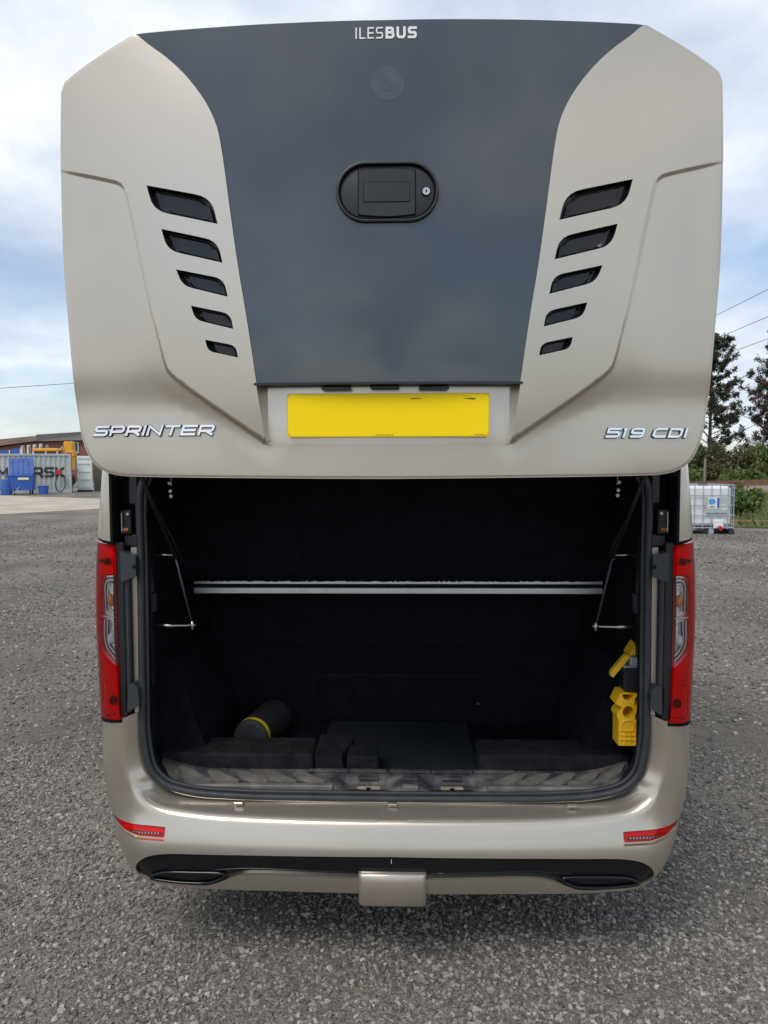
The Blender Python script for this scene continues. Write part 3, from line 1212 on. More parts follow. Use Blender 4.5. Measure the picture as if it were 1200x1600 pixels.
def buv(pts):
    return [(unplan(x / float(xe_b(z)), BR), z) for x, z in pts]


UE = 1 - BR + BR * math.pi / 2       # arc position at the full side
BOPEN = catmull([(0.854, 0.888), (0.851, 0.797), (0.836, 0.705), (0.796, 0.637), (0.751, 0.61), (0.662, 0.589), (0.562, 0.583), (0.3, 0.577), (0.0, 0.573)], 5)
top_o = [(UE + 0.45, 0.845), (UE, 0.845), (1.0, 0.848)] + buv([(0.975, 0.857), (0.90, 0.871)])
bot = [(UE + 0.45, 0.300), (UE, 0.300)] + buv([(0.871, 0.318), (0.816, 0.309), (0.692, 0.300), (0.62, 0.298), (0.388, 0.302), (0.12, 0.302)])
half = top_o + buv(BOPEN)
b_out = half + [(-a, b) for a, b in half[::-1][1:]] + [(-a, b) for a, b in bot] + bot[::-1]
INS = [(0.868, 0.348), (0.866, 0.362), (0.857, 0.384), (0.827, 0.413), (0.772, 0.429), (0.6, 0.436), (0.0, 0.444)]
INSb = [(0.860, 0.336), (0.812, 0.322), (0.70, 0.313), (0.62, 0.3135), (0.583, 0.328), (0.52, 0.357), (0.466, 0.368), (0.106, 0.363), (0.0, 0.363)]
ins_h = buv(catmull(INS, 4)) + []
ins_l = buv(catmull(INSb, 4))
ins_poly = ins_h + [(-a, b) for a, b in ins_h[::-1][1:]] + [(-a, b) for a, b in ins_l] + ins_l[::-1][1:]
REF = buv([(0.962, 0.524), (0.757, 0.514), (0.757, 0.471), (0.86, 0.474), (0.905, 0.484), (0.945, 0.502)])
rpolys = [REF, [(-a, b) for a, b in REF[::-1]]]
bl = []
for dd in (-0.03, -0.018, -0.009, 0.0, 0.009, 0.018, 0.03):
    ln = offset_line(RIDGE, dd)
    ln = [p for p in ln if p[1] < 0.86 and p[0] > 0]
    q = buv(ln)
    bl += [q, [(-a, b) for a, b in q]]
BUMP = sheet('rear_bumper', b_out, [ins_poly] + rpolys, bump_fn(), PAINT, VAN, grid=0.025, seg=0.012, lines=bl, rim=(0, 0.02, 0), rim_holes=(0, 0.018, 0))
# gloss black lower insert
sheet('lower_insert', [(a * 1.0, b) for a, b in ins_poly], [], bump_fn(0.012), BLACKGLOSS, BUMP, grid=0.025, seg=0.012)
bp1 = bump_fn()


def bpoint(x, z, off=0.0):
    u = unplan(x / float(xe_b(z)), BR)
    a, b, c = bp1(np.array([u]), np.array([z]))
    return Vector((float(a[0]), float(b[0]) + off, float(c[0])))


# exhaust shaped trims in the insert
EXH = [(0.815, 0.330), (0.800, 0.345), (0.778, 0.354), (0.745, 0.3595), (0.66, 0.363), (0.58, 0.365), (0.560, 0.361), (0.562, 0.352), (0.59, 0.331), (0.612, 0.3225), (0.69, 0.3165), (0.76, 0.320)]
for s in (1, -1):
    e = [tuple(p) for p in catmull(EXH, 4, True)]
    mb = MB()
    mb.tube([bpoint(s * x, z, 0.006) for x, z in e], 0.0055, 8, closed=True)
    ex = mb.build('exhaust_trim', BLACKGLOSS, BUMP, True)
    c = np.mean(np.array(e), 0)
    vs = [bpoint(s * x, z, 0.0075) for x, z in e] + [bpoint(s * (c[0] + (x - c[0]) * 0.82), c[1] + (z - c[1]) * 0.66 - 0.002, 0.03) for x, z in e]
    n = len(e)
    fs = [(k, (k + 1) % n, n + (k + 1) % n, n + k) for k in range(n)] + [tuple(range(n, 2 * n))]
    obj('exhaust_well', vs, fs, BLACKGLOSS, BUMP, False)
    # crease line running from the trim to the middle
    mb = MB()
    ln = catmull([(0.60, 0.372), (0.50, 0.384), (0.42, 0.386), (0.12, 0.380)], 6)
    mb.tube([bpoint(s * x, z, 0.0125) for x, z in ln], 0.0022, 6)
    mb.build('insert_ridge', BLACKGLOSS, BUMP, True)
# tow eye cover in the middle
cy = float(bpoint(0, 0.36).y)
mb = MB()
prof = [(cy - 0.010, 0.386), (cy - 0.015, 0.380), (cy - 0.012, 0.282), (cy - 0.004, 0.274), (cy + 0.05, 0.274), (cy + 0.05, 0.386)]
vs, fs = [], []
for k, x in enumerate((-0.112, -0.107, -0.097, 0.098, 0.108, 0.113)):
    d = (0.022, 0.008, 0.0, 0.0, 0.008, 0.022)[k]
    vs += [(x + (0.010 if k == 0 else -0.010 if k == 5 else 0) * 0, (p[0] + d if p[0] < cy + 0.03 else p[0]), p[1]) for p in prof]
n = len(prof)
for k in range(5):
    for j in range(n):
        a, b = k * n + j, k * n + (j + 1) % n
        fs.append((a, b, b + n, a + n))
fs += [tuple(range(n))[::-1], tuple(5 * n + j for j in range(n))]
autosmooth(obj('tow_eye_cover', vs, fs, PAINT, BUMP), 60)
mb = MB()
mb.box(-0.006, 0.006, cy - 0.0, cy + 0.03, 0.4175, 0.4185)
for k in range(2):
    MB().box(-0.0035, -0.0018, float(bpoint(0, 0.43).y) + 0.0105, float(bpoint(0, 0.43).y) + 0.0125, 0.417 + 0.008 * k, 0.422 + 0.008 * k).build('insert_mark', WHITEP, BUMP)
# slim red bumper lamps in their recesses
for s in (1, -1):
    poly = REF if s > 0 else [(-a, b) for a, b in REF[::-1]]
    sheet('lamp_recess', poly, [], bump_fn(0.016), PAINT, BUMP, grid=0.02, seg=0.012)
    lamp = [(0.954, 0.521), (0.762, 0.5105), (0.762, 0.4815), (0.84, 0.4835), (0.895, 0.492), (0.93, 0.503)]
    lp = buv([(s * x, z) for x, z in lamp])
    lp = lp if s > 0 else lp[::-1]
    sheet('bumper_lamp_housing', lp, [], bump_fn(0.012), REDIN, BUMP, grid=0.02, seg=0.012)
    low = buv([(s * x, z) for x, z in [(0.895, 0.5000), (0.772, 0.4965), (0.772, 0.4865), (0.84, 0.4885), (0.88, 0.4945)]])
    low = low if s > 0 else low[::-1]
    sheet('bumper_lamp_lens', lp, [low], bump_fn(0.004), REDL, BUMP, grid=0.02, seg=0.012, rim=(0, 0.01, 0))
    sheet('bumper_lamp_reflector', low, [], bump_fn(0.0095), GREYPL, BUMP, grid=0.02, seg=0.012)
    sheet('bumper_lamp_clear_lens', low, [], bump_fn(0.0045), CLEARL, BUMP, grid=0.02, seg=0.012)
    mb = MB()
    for k in range(9):
        p = bpoint(s * (0.782 + k * 0.011), 0.4915, 0.007)
        mb.box(p.x - 0.0022, p.x + 0.0022, p.y, p.y + 0.004, p.z - 0.0022, p.z + 0.0022)
    mb.build('lamp_diode', WHITEP, BUMP)
# bright folded flange between bumper and seal
mb = MB()
fl_ = [tuple(p) for p in BOPEN][8:]
fl_ = fl_ + mir(fl_)[::-1][1:]
mb.tube([(x, 0.112, z + 0.004) for x, z in fl_], 0.0045, 6)
mb.build('edge_flange', PAINT, BUMP, True)
# clips along the opening edge
for x in (-0.52, 0.0, 0.60):
    p = Vector((x, 0.100, 0.5795))
    MB().bbox(p.x - 0.015, p.x + 0.015, p.y - 0.014, p.y + 0.004, p.z - 0.006, p.z + 0.003, 0.0015).build('edge_clip', PAINT, BUMP)

# ---- body corners, sides, roof
KZ = [0.25, 0.8, 1.2, 1.36, 1.475, 1.685, 2.2, 2.5, 2.68]
KX = [1.0, 1.014, 1.024, 1.020, 1.010, 0.990, 0.935, 0.885, 0.82]
KR = 0.115
_kz = np.linspace(0.2, 2.75, 300)
_kx = np.interp(_kz, KZ, KX)
for _ in range(3):
    _kx = np.convolve(np.pad(_kx, 6, mode='edge'), np.ones(13) / 13, 'valid')
xe_k = lambda z: np.interp(z, _kz, _kx)


def body_fn(s, off=0.0, dx_=0.0):
    def f(u, v):
        xn, yn = plan(np.asarray(u, float), KR, 0.03)
        v = np.asarray(v, float)
        return s * (xn * xe_k(v) - dx_), yn * 1.0 + 0.05 + off + 0.10 * np.clip((v - 1.9) / 0.7, 0, 1) ** 2, v
    return f


def kuv(pts):
    return [(unplan(x / float(xe_k(z)), KR), z) for x, z in pts]


KE = 1 - KR + KR * math.pi / 2
TLO_Z = [1.475, 0.839]
for s in (1, -1):
    sg = 1.0 if s > 0 else -1.0
    side = kuv([(0.917, 1.90), (0.917, 1.70), (0.921, 1.466), (0.965, 1.4705)]) + [(KE - 0.03, 1.483), (KE + 0.02, 1.483), (KE + 0.10, 1.483), (KE + 0.10, 0.842), (KE + 0.45, 0.842), (KE + 0.45, 0.30), (KE + 6.0, 0.30), (KE + 6.0, 2.60), (KE, 2.60)] + kuv([(0.74, 2.60), (0.74, 1.90)])
    sheet('side_panel', side, [], body_fn(s), PAINT, VAN, grid=0.12, seg=0.03, lines=[[(u_, 1.47), (u_, 2.59)] for u_ in np.linspace(0.87, KE + 0.06, 18)], rim=(-0.0 * s, 0.03, 0), sign=sg)
    # side windows, dark glass a little proud
    for k in range(4):
        a0 = KE + 0.35 + k * 1.30
        wp = [(a0, 1.55), (a0 + 1.18, 1.55), (a0 + 1.18, 2.28), (a0, 2.28)]
        sheet('side_window', wp, [], body_fn(s, 0, -0.014), GLASS_D, VAN, grid=0.2, seg=0.05, rim=(-0.01 * s, 0, 0), sign=sg)
# rear of the roof above the boot, with the fixed rear window
mb = MB()
mb.bbox(-0.745, 0.745, 0.02, 0.18, 1.955, 2.59, 0.03)
mb.build('rear_wall', PAINT, VAN)
MB().bbox(-0.64, 0.64, 0.006, 0.0185, 2.02, 2.50, 0.005).build('rear_window', GLASS_D, VAN)
prof = []
vs, fs = [], []
xs = np.linspace(-1, 1, 25)
for yy in (0.02, 0.16, 1.0, 3.0, 5.4, 6.25):
    for q in xs:
        hh = 0.12 * (1 - abs(q) ** 3.2)
        dy = 0
        vs.append((q * 0.862, yy, 2.595 + hh - (0.06 * (1 - q * q) if yy < 0.1 else 0)))
k = len(xs)
for i in range(5):
    for j in range(k - 1):
        fs.append((i * k + j, i * k + j + 1, (i + 1) * k + j + 1, (i + 1) * k + j))
obj('roof', vs, fs, PAINT, VAN, True)
mb = MB()
mb.bbox(-0.95, 0.95, 6.20, 6.9, 0.35, 1.30, 0.08)
mb.build('bonnet', PAINT, VAN)
MB().bbox(-0.84, 0.84, 6.13, 6.18, 1.2, 2.6, 0.02).build('windscreen', GLASS_D, VAN)
MB().box(-0.90, 0.90, 0.12, 6.2, 0.40, 0.44).build('underbody', BLACKMATT, VAN)
for s in (1, -1):
    for yy in (1.45, 5.3):
        wh = []
        mb = MB()
        nseg = 36
        prof = [(0.20, -0.10), (0.30, -0.115), (0.335, -0.10), (0.345, -0.05), (0.345, 0.05), (0.335, 0.10), (0.30, 0.115), (0.20, 0.10)]
        vs, fs = [], []
        for i in range(nseg):
            a = 2 * math.pi * i / nseg
            for r_, xo in prof:
                vs.append((s * 0.82 + xo, yy + r_ * math.cos(a), 0.345 + r_ * math.sin(a)))
        n = len(prof)
        for i in range(nseg):
            for j in range(n):
                a, b = i * n + j, i * n + (j + 1) % n
                c, d = ((i + 1) % nseg) * n + (j + 1) % n, ((i + 1) % nseg) * n + j
                fs.append((a, b, c, d))
        wo = obj('wheel', vs, fs, TYRE, VAN, True)
        mb = MB()
        mb.tube([(s * 0.74, yy, 0.345), (s * 0.86, yy, 0.345), (s * 0.90, yy, 0.345)], [0.205, 0.20, 0.06], 28)
        mb.build('rim', STEEL, wo, False)

# ---- tail lamps
TLO = [(1.475), 0.845]
for s in (1, -1):
    sg = 1.0 if s > 0 else -1.0
    inner = [(0.922, 1.452), (0.923, 1.357), (0.923, 1.231), (0.9235, 1.139), (0.922, 1.052), (0.918, 0.962), (0.911, 0.868)]
    CL = [(0.9232, 1.354), (0.955, 1.354), (0.972, 1.350), (0.980, 1.335), (0.983, 1.213), (0.984, 1.122), (0.977, 1.103), (0.955, 1.080), (0.9225, 1.052)]
    outer = [(KE + 0.03, 0.855), (KE + 0.03, 1.470)]
    tl_in = kuv(inner)
    cl = kuv([CL[0]] + catmull(CL[1:], 4))
    full = tl_in + outer
    red = [tl_in[0]] + cl + tl_in[5:] + outer
    TLH = sheet('tail_lamp', full, [], body_fn(s, 0.030), REDIN, VAN, grid=0.02, seg=0.01, sign=sg)
    sheet('red_lens', red, [], body_fn(s, 0.0), REDL, TLH, grid=0.02, seg=0.01, sign=sg, rim=(0, 0.026, 0))
    cpoly = cl
    sheet('clear_lens', cpoly, [], body_fn(s, 0.0004), CLEARL, TLH, grid=0.02, seg=0.01, sign=sg)
    sheet('clear_reflector', cpoly, [], body_fn(s, 0.020), REFLEC, TLH, grid=0.02, seg=0.01, sign=sg, rim=(0, -0.016, 0))
    bf = body_fn(s, 0.0)

    def tp(x, z, off):
        u = unplan(x / float(xe_k(z)), KR)
        a, b, c = bf(np.array([u]), np.array([z]))
        return Vector((float(a[0]), float(b[0]) + off, float(c[0])))
    # stepped reflector ribs following the ends of the clear lens
    for k in range(4):
        d = 0.006 + 0.007 * k
        up = [(0.9245, 1.349 - d), (0.948, 1.349 - d), (0.962 - d * 0.6, 1.344 - d), (0.971 - d * 0.7, 1.328 - d), (0.972 - d * 0.8, 1.29 - d), (0.972 - d * 0.9, 1.235)]
        mb = MB()
        mb.tube([tp(x, z, 0.014) for x, z in catmull(up, 4)], 0.0016, 6)
        mb.build('reflector_rib', WHITEP if k % 2 else GREYPL, TLH, True)
        lo_ = [(0.972 - d * 0.9, 1.20), (0.973 - d * 0.8, 1.13 + d * 0.3), (0.966 - d * 0.7, 1.108 + d * 0.6), (0.950 - d * 0.4, 1.085 + d), (0.9245, 1.062 + d * 1.3)]
        mb = MB()
        mb.tube([tp(x, z, 0.014) for x, z in catmull(lo_, 4)], 0.0017, 6)
        mb.build('reflector_rib', WHITEP if k % 2 == 0 else GREYPL, TLH, True)
    mb = MB()
    mb.tube([tp(0.924, 1.2135, 0.006), tp(0.974, 1.2135, 0.006)], 0.0016, 6)
    mb.build('lens_divider', WHITEP, TLH)
    for (x, z, r_, mt_, nm) in ((0.940, 1.27, 0.013, AMBER, 'indicator_bulb'), (0.942, 1.14, 0.012, WHITEP, 'reversing_bulb')):
        p = tp(x, z, 0.017)
        mb = MB()
        mb.tube([p + Vector((0, 0.004, -r_ * 1.4)), p + Vector((0, 0, -r_)), p, p + Vector((0, 0, r_)), p + Vector((0, 0.003, r_ * 1.5))], [r_ * 0.5, r_ * 0.85, r_, r_ * 0.8, 0.002], 12)
        mb.build(nm, mt_, TLH, True)
    DKRED = MATS.get('dark_red') or mat('dark_red', (0.10, 0.004, 0.008), rough=0.4)
    for x, z, r_ in ((0.955, 1.396, 0.0105), (0.984, 1.396, 0.006), (0.945, 0.925, 0.013)):
        p = tp(x, z, 0.016)
        mb = MB()
        mb.prism([(r_ * math.cos(2 * math.pi * j / 16), r_ * math.sin(2 * math.pi * j / 16)) for j in range(16)], 0, 0.012, lambda a, b, d: (p.x + a, p.y + d + 0.35 * s * a, p.z + b * 1.15))
        mb.build('red_bulb', DKRED, TLH)
    # raised mouldings in the red parts
    MIDRED = MATS.get('mid_red') or mat('mid_red', (0.42, 0.03, 0.03), rough=0.4)
    for ln, rr in (([(0.928, 1.444), (0.985, 1.452), (0.990, 1.30), (0.992, 1.10)], 0.0014), ([(0.985, 1.105), (0.983, 1.06), (0.970, 1.01), (0.962, 0.985)], 0.0014), ([(0.926, 0.885), (0.976, 0.880), (0.982, 0.93), (0.974, 0.985), (0.955, 0.99)], 0.0016)):
        mb = MB()
        mb.tube([tp(x, z, 0.006) for x, z in catmull(ln, 6)], rr, 6)
        mb.build('lamp_moulding', MIDRED, TLH, True)
    # black strip painting in the gap's shade, under the body panel and between lamp and bumper
    gp = [tp(0.921, 1.4605, 0.02), tp(0.965, 1.4655, 0.02), tp(0.99, 1.472, 0.02)]
    mb = MB()
    mb.tube(gp, 0.008, 6)
    mb.build('lamp_gap_shade', BLACKMATT, TLH)
    mb = MB()
    mb.tube([tp(0.908, 0.862, 0.016), tp(0.95, 0.856, 0.016), tp(0.985, 0.850, 0.016), tp(1.0, 0.85, 0.016)], 0.008, 6)
    mb.build('lamp_gap_shade', BLACKMATT, TLH)

# ---- opening frame between lamps and seal
for s in (1, -1):
    def bx(x0, x1, *a):
        return (min(s * x0, s * x1), max(s * x0, s * x1)) + a
    MB().box(*bx(0.835, 0.965, 0.175, 0.185, 0.60, 1.95)).build('gutter_channel', BLACKMATT, VAN)
    MB().box(*bx(0.9175, 0.926, 0.068, 0.175, 1.462, 1.95)).build('gutter_side', BLACKMATT, VAN)
    MB().bbox(*bx(0.894, 0.9205, 0.095, 0.17, 0.872, 1.463), 0.004).build('lamp_side_trim', BLACKPL, VAN)
    MB().bbox(*bx(0.881, 0.8935, 0.098, 0.17, 0.885, 1.430), 0.003).build('trim_ridge', GREYPL, VAN)
    MB().bbox(*bx(0.846, 0.8805, 0.124, 0.172, 0.80, 1.445), 0.003).build('pillar_strip', PAINT, VAN)
    # raised bead loops pressed into the painted strip
    for z in (1.25, 1.24):
        pass
    mb = MB()
    mb.tube([(s * 0.876, 0.131, 1.259), (s * 0.862, 0.131, 1.259), (s * 0.859, 0.131, 1.254), (s * 0.862, 0.131, 1.249), (s * 0.876, 0.131, 1.249)], 0.0022, 6)
    mb.build('pressed_bead', BLACKPL, VAN, True)
    mb = MB()
    mb.tube([(s * 0.874, 0.131, 1.185), (s * 0.868, 0.131, 1.16), (s * 0.866, 0.131, 1.13), (s * 0.866, 0.131, 0.99)], 0.0022, 6)
    mb.build('pressed_bead', BLACKPL, VAN, True)
    disc(s * 0.857, 1.150, 0.004, 0.126, 0.133, 'pillar_screw', STEEL, VAN, 10)
    for poly in ([(0.8995, 1.435), (0.848, 1.417), (0.848, 1.353), (0.892, 1.332), (0.899, 1.338)], [(0.884, 0.985), (0.866, 0.990), (0.850, 0.972), (0.848, 0.915), (0.888, 0.895)]):
        mb = MB()
        mb.prism([(s * a, b) for a, b in poly], 0.082, 0.128, lambda a, b, d: (a, d, b))
        mb.build('trim_bracket', GREYPL, VAN)
        c = np.mean(np.array(poly), 0)
        disc(s * (c[0] - 0.024), c[1] + 0.008, 0.006, 0.0785, 0.083, 'bracket_hole', BLACKMATT, VAN, 14)
    # lid striker with rusty bolt
    MB().bbox(*bx(0.872, 0.910, 0.115, 0.172, 1.488, 1.568), 0.003).build('striker_plate', BLACKPL, VAN)
    MB().box(*bx(0.8985, 0.9015, 0.104, 0.116, 1.497, 1.560)).build('striker_edge', STEEL, VAN)
    mb = MB()
    mb.tube([(s * 0.880, 0.112, 1.503), (s * 0.899, 0.112, 1.503)], 0.0065, 10)
    mb.build('striker_bolt', RUST, VAN)
    disc(s * 0.882, 1.556, 0.005, 0.110, 0.116, 'striker_rivet', STEEL, VAN, 10)
    # gutter block details higher up
    MB().bbox(*bx(0.848, 0.882, 0.12, 0.174, 1.585, 1.90), 0.006).build('gutter_block', BLACKPL, VAN)
    MB().bbox(*bx(0.850, 0.900, 0.120, 0.170, 1.447, 1.486), 0.004).build('gutter_foot', BLACKPL, VAN)
# opening header above, hidden by the lid
MB().bbox(-0.86, 0.86, -0.01, 0.20, 1.86, 1.95, 0.01).build('opening_header', BLACKMATT, VAN)
# rubber seal
SEAL = catmull([(0.70, 1.80), (0.78, 1.75), (0.823, 1.676), (0.838, 1.643), (0.844, 1.584), (0.8435, 1.439), (0.845, 1.26), (0.846, 1.129), (0.848, 0.931), (0.848, 0.82), (0.841, 0.746), (0.825, 0.682), (0.78, 0.633), (0.696, 0.606), (0.532, 0.592), (0.25, 0.588), (0.0, 0.587)], 6)
sl = [tuple(p) for p in SEAL]
path = sl + mir(sl)[::-1][1:]
mb = MB()
mb.tube([(x, 0.118, z) for x, z in path], 0.0125, 10)
SEALO = mb.build('rubber_seal', RUBBER, VAN, True)
mb = MB()
pin = [tuple(p) for p in offset_line(path, 0.015)]
if abs(pin[len(pin) // 2][1]) < 0.587:
    pin = [tuple(p) for p in offset_line(path, -0.015)]
mb.tube([(x, 0.128, z) for x, z in pin], 0.0075, 8)
mb.build('seal_lip', RUBBER, SEALO, True)
mb = MB()
pin2 = [tuple(p) for p in offset_line(path, 0.004)]
if pin2[len(pin2) // 2][1] < 0.587:
    pin2 = [tuple(p) for p in offset_line(path, -0.004)]
vs = [(x, 0.132, z) for x, z in pin] + [(x, 0.20, z) for x, z in pin2]
n = len(pin)
obj('seal_flange', vs, [(k, k + 1, n + k + 1, n + k) for k in range(n - 1)], BLACKPL, SEALO, True)

# ---- boot sill tread
SILL = []
FZ = 0.618


def sill_z(x):
    return FZ + 0.035 * max(0, (abs(x) - 0.66) / 0.17) ** 2


def tread_fn(u, v):
    u = np.asarray(u, float)
    v = np.asarray(v, float)
    up = 0.040 * np.clip((np.abs(u) - 0.62) / 0.2, 0, 1) ** 2
    edge = smooth01((v - 0.142) / 0.012)
    z = 0.597 + (FZ - 0.597) * edge + 0.10 * np.maximum(0, v - 0.155) + up
    # two scooped finger recesses and a hump between them
    for cx in (-0.085, 0.205):
        wv = smooth01((0.118 - np.abs(u - cx)) / 0.06)
        z = z - 0.024 * wv * smooth01((0.225 - v) / 0.03)
    return u, v, z


fr_ = [(0.80, 0.150), (0.74, 0.142), (0.60, 0.140)]
tread = [(-0.80, 0.150), (-0.74, 0.142), (-0.6, 0.140), (0.6, 0.140), (0.74, 0.142), (0.80, 0.150), (0.82, 0.18), (0.825, 0.262), (-0.825, 0.262), (-0.82, 0.18)]
SL = sheet('boot_sill', tread, [], tread_fn, SILLM, VAN, grid=0.008, seg=0.01, rim=(0, 0, -0.05))
tz = lambda x, y: float(tread_fn(np.array([x]), np.array([y]))[2][0])
for s in (1, -1):
    for k in range(5):
        x0 = (0.345 + 0.085 * k) if s > 0 else -(0.235 + 0.100 * k)
        poly = [(x0, 0.166), (x0 + s * 0.055, 0.166), (x0 + s * 0.10, 0.185), (x0 + s * 0.125, 0.226), (x0 + s * 0.085, 0.226), (x0 + s * 0.035, 0.190)]
        if abs(x0 + s * 0.125) > 0.81:
            continue
        mb = MB()
        mb.prism(poly if s > 0 else poly[::-1], 0.0, 0.011, lambda a, b, d: (a, b, tz(a, b) + d))
        mb.build('tread_rib', RIBM, SL)
for x0, x1 in ((-0.135, -0.035), (0.155, 0.255)):
    pass
for a, b in ((-0.30, -0.16), (-0.155, -0.02), (-0.015, 0.13), (0.135, 0.28), (0.285, 0.43)):
    MB().bbox(a, b, 0.236, 0.258, 0.628, 0.634, 0.0015).build('tread_clip_plate', SILLM, SL)
for cx in (-0.085, 0.205):
    MB().bbox(cx - 0.034, cx + 0.034, 0.2005, 0.226, 0.615, 0.6255, 0.002).build('tread_pad', SILLM, SL)
    MB().box(cx - 0.007, cx + 0.007, 0.164, 0.174, 0.5975, 0.6015).build('drain_slot', BLACKMATT, SL)
    # dust caught in the scoop
    vs, fs = [], []
    K = 14
    for j in range(8):
        for i in range(K):
            x = cx - 0.046 + 0.092 * i / (K - 1)
            y = 0.155 + 0.042 * j / 7
            ed = min(i, K - 1 - i) / 3.0
            ed = min(ed, min(j, 7 - j) / 2.0)
            vs.append((x, y, tz(x, y) + 0.0012 * min(1, ed) - 0.0006 + random.uniform(0, 0.0004)))
    for j in range(7):
        for i in range(K - 1):
            a = j * K + i
            fs.append((a, a + 1, a + K + 1, a + K))
    obj('dust_patch', vs, fs, DUST, SL, True)
MB().bbox(0.035, 0.090, 0.19, 0.228, 0.620, 0.6275, 0.003).build('tread_pad', SILLM, SL)
# front lip of the tread, broken by the scoops; paler colour paints it as lit
for a, b in ((-0.73, -0.205), (0.033, 0.088), (0.325, 0.73)):
    MB().bbox(a, b, 0.136, 0.160, 0.590, 0.6225, 0.004).build('tread_lip', RIBM, SL)
# front face below the tread down to the seal
MB().box(-0.76, 0.76, 0.144, 0.15, 0.56, 0.60).build('sill_face', SILLM, SL)

# ---- boot interior
BF = 0.590
MB().box(-0.86, 0.86, 0.263, 0.90, BF - 0.03, BF).build('boot_floor', CARPET, VAN)
MB().bbox(-0.285, 0.31, 0.268, 0.875, BF + 0.001, BF + 0.010, 0.003).build('rubber_mat', MATRUB, VAN)
MB().box(-0.86, 0.86, 0.88, 0.90, BF, 1.23).build('boot_back_wall', CARPET, VAN)
BP = MB().bbox(-0.345, 0.385, 0.865, 0.8795, BF + 0.012, 0.792, 0.004).build('access_panel', CARPET, VAN)
mb = MB()
mb.box(-0.358, 0.398, 0.8785, 0.8798, BF + 0.011, 0.806)
mb.build('panel_groove', BLACKMATT, BP)
mb = MB()
mb.tube([(0.358, 0.865, 0.683), (0.358, 0.857, 0.683), (0.358, 0.850, 0.683)], [0.004, 0.0065, 0.003], 12)
mb.build('panel_knob', STEEL, BP, True)
MB().bbox(-0.80, 0.80, 0.860, 0.8795, 0.935, 1.215, 0.006).build('carpet_fold', CARPET, VAN)
SH = MB().box(-0.85, 0.85, 0.575, 0.88, 1.222, 1.245).build('boot_shelf', CARPET, VAN)
MB().box(-0.86, 0.86, 0.60, 0.62, 1.262, 1.95).build('partition_wall', CARPET, VAN)
st_ = MB().bbox(-0.787, 0.808, 0.548, 0.574, 1.2145, 1.2385, 0.002).build('edge_trim', ALU, VAN)
mb = MB()
N_ = 160
for i in range(N_):
    x0 = -0.787 + 1.595 * i / N_
    x1 = -0.787 + 1.595 * (i + 1) / N_
    mb.box(x0, x1, 0.556, 0.574, 1.2525, 1.2615 + random.uniform(-0.0022, 0.0016))
mb.build('trim_lip', ALU, st_)
MB().box(-0.787, 0.808, 0.560, 0.573, 1.2386, 1.2524).build('trim_channel', BLACKMATT, st_)
for s in (1, -1):
    mb = MB()
    mb.prism([(0.20, BF), (0.88, BF), (0.88, 1.95), (0.20, 1.95)], s * 0.862, s * 0.885, lambda a, b, d: (d, a, b))
    mb.build('boot_side_wall', CARPET, VAN)
    mb = MB()
    mb.prism([(0.66, BF), (0.86, BF), (0.86, 1.02), (0.80, 1.0)], 0.33, 0.879, lambda a, b, d: (s * a, d, b))
    mb.build('wheel_box', CARPET, VAN)
    x0, x1 = (0.305, 0.845) if s > 0 else (-0.845, -0.290)
    bm_ = MB()
    bm_.bbox(x0, x1, 0.266, 0.44, BF + 0.001, 0.682, 0.010)
    bm_.build('carpet_step', CARPET2, VAN)
    # mounting rail on the wall
    MB().bbox(min(s * 0.840, s * 0.855), max(s * 0.840, s * 0.855), 0.20, 0.24, 0.95, 1.47, 0.003).build('mount_rail', BLACKPL, VAN)
    MB().bbox(min(s * 0.825, s * 0.840), max(s * 0.825, s * 0.840), 0.19, 0.225, 1.21, 1.275, 0.003).build('rail_clamp', GREYPL, VAN)
    # gas strut and lifting arm
    mb = MB()
    mb.tube([(s * 0.842, -0.28, 2.05), (s * 0.735, 0.150, 1.405)], 0.0070, 12)
    gs = mb.build('gas_strut', BLACKPL, VAN, True)
    mb = MB()
    mb.tube([(s * 0.735, 0.150, 1.405), (s * 0.693, 0.190, 1.165)], 0.0038, 8)
    mb.build('strut_rod', STEEL if False else GREYPL, gs, True)
    mb = MB()
    mb.tube([(s * 0.693, 0.190, 1.178), (s * 0.693, 0.190, 1.150)], 0.006, 8)
    mb.build('strut_end', STEEL, gs, True)
    mb = MB()
    mb.tube([(s * 0.684, 0.195, 1.164), (s * 0.765, 0.195, 1.162), (s * 0.767, 0.195, 1.162), (s * 0.842, 0.205, 1.162)], [0.0042, 0.0042, 0.0062, 0.0062], 10)
    mb.build('pivot_pin', STEEL, VAN, True)
    mb = MB()
    mb.tube([(s * 0.755, 0.20, 1.408), (s * 0.842, 0.21, 1.408)], 0.0035, 8)
    if s > 0:
        mb.tube([(0.752, 0.198, 1.392), (0.752, 0.198, 1.424)], [0.006, 0.006], 8)
    mb.build('pivot_pin', STEEL, VAN, True)
    mb = MB()
    mb.tube([(s * 0.852, -0.20, 2.00), (s * 0.822, 0.10, 1.66), (s * 0.765, 0.22, 1.46), (s * 0.745, 0.26, 1.38)], 0.0026, 8)
    mb.build('lifting_arm', BLACKPL, VAN, True)
    mb = MB()
    mb.tube([(s * 0.775, 0.24, 1.72), (s * 0.772, 0.24, 1.645)], 0.0025, 6)
    mb.build('latch_cable', STEEL, VAN)
    for dz in (0.0, 0.03, 0.05):
        disc(s * (0.775 - dz * 0.1), 1.655 - dz * 0.9, 0.006, 0.225, 0.235, 'latch_bolt', STEEL, VAN, 10)
MB().box(-0.9, 0.9, 0.2, 0.62, 1.90, 1.94).build('boot_ceiling', BLACKMATT, VAN)

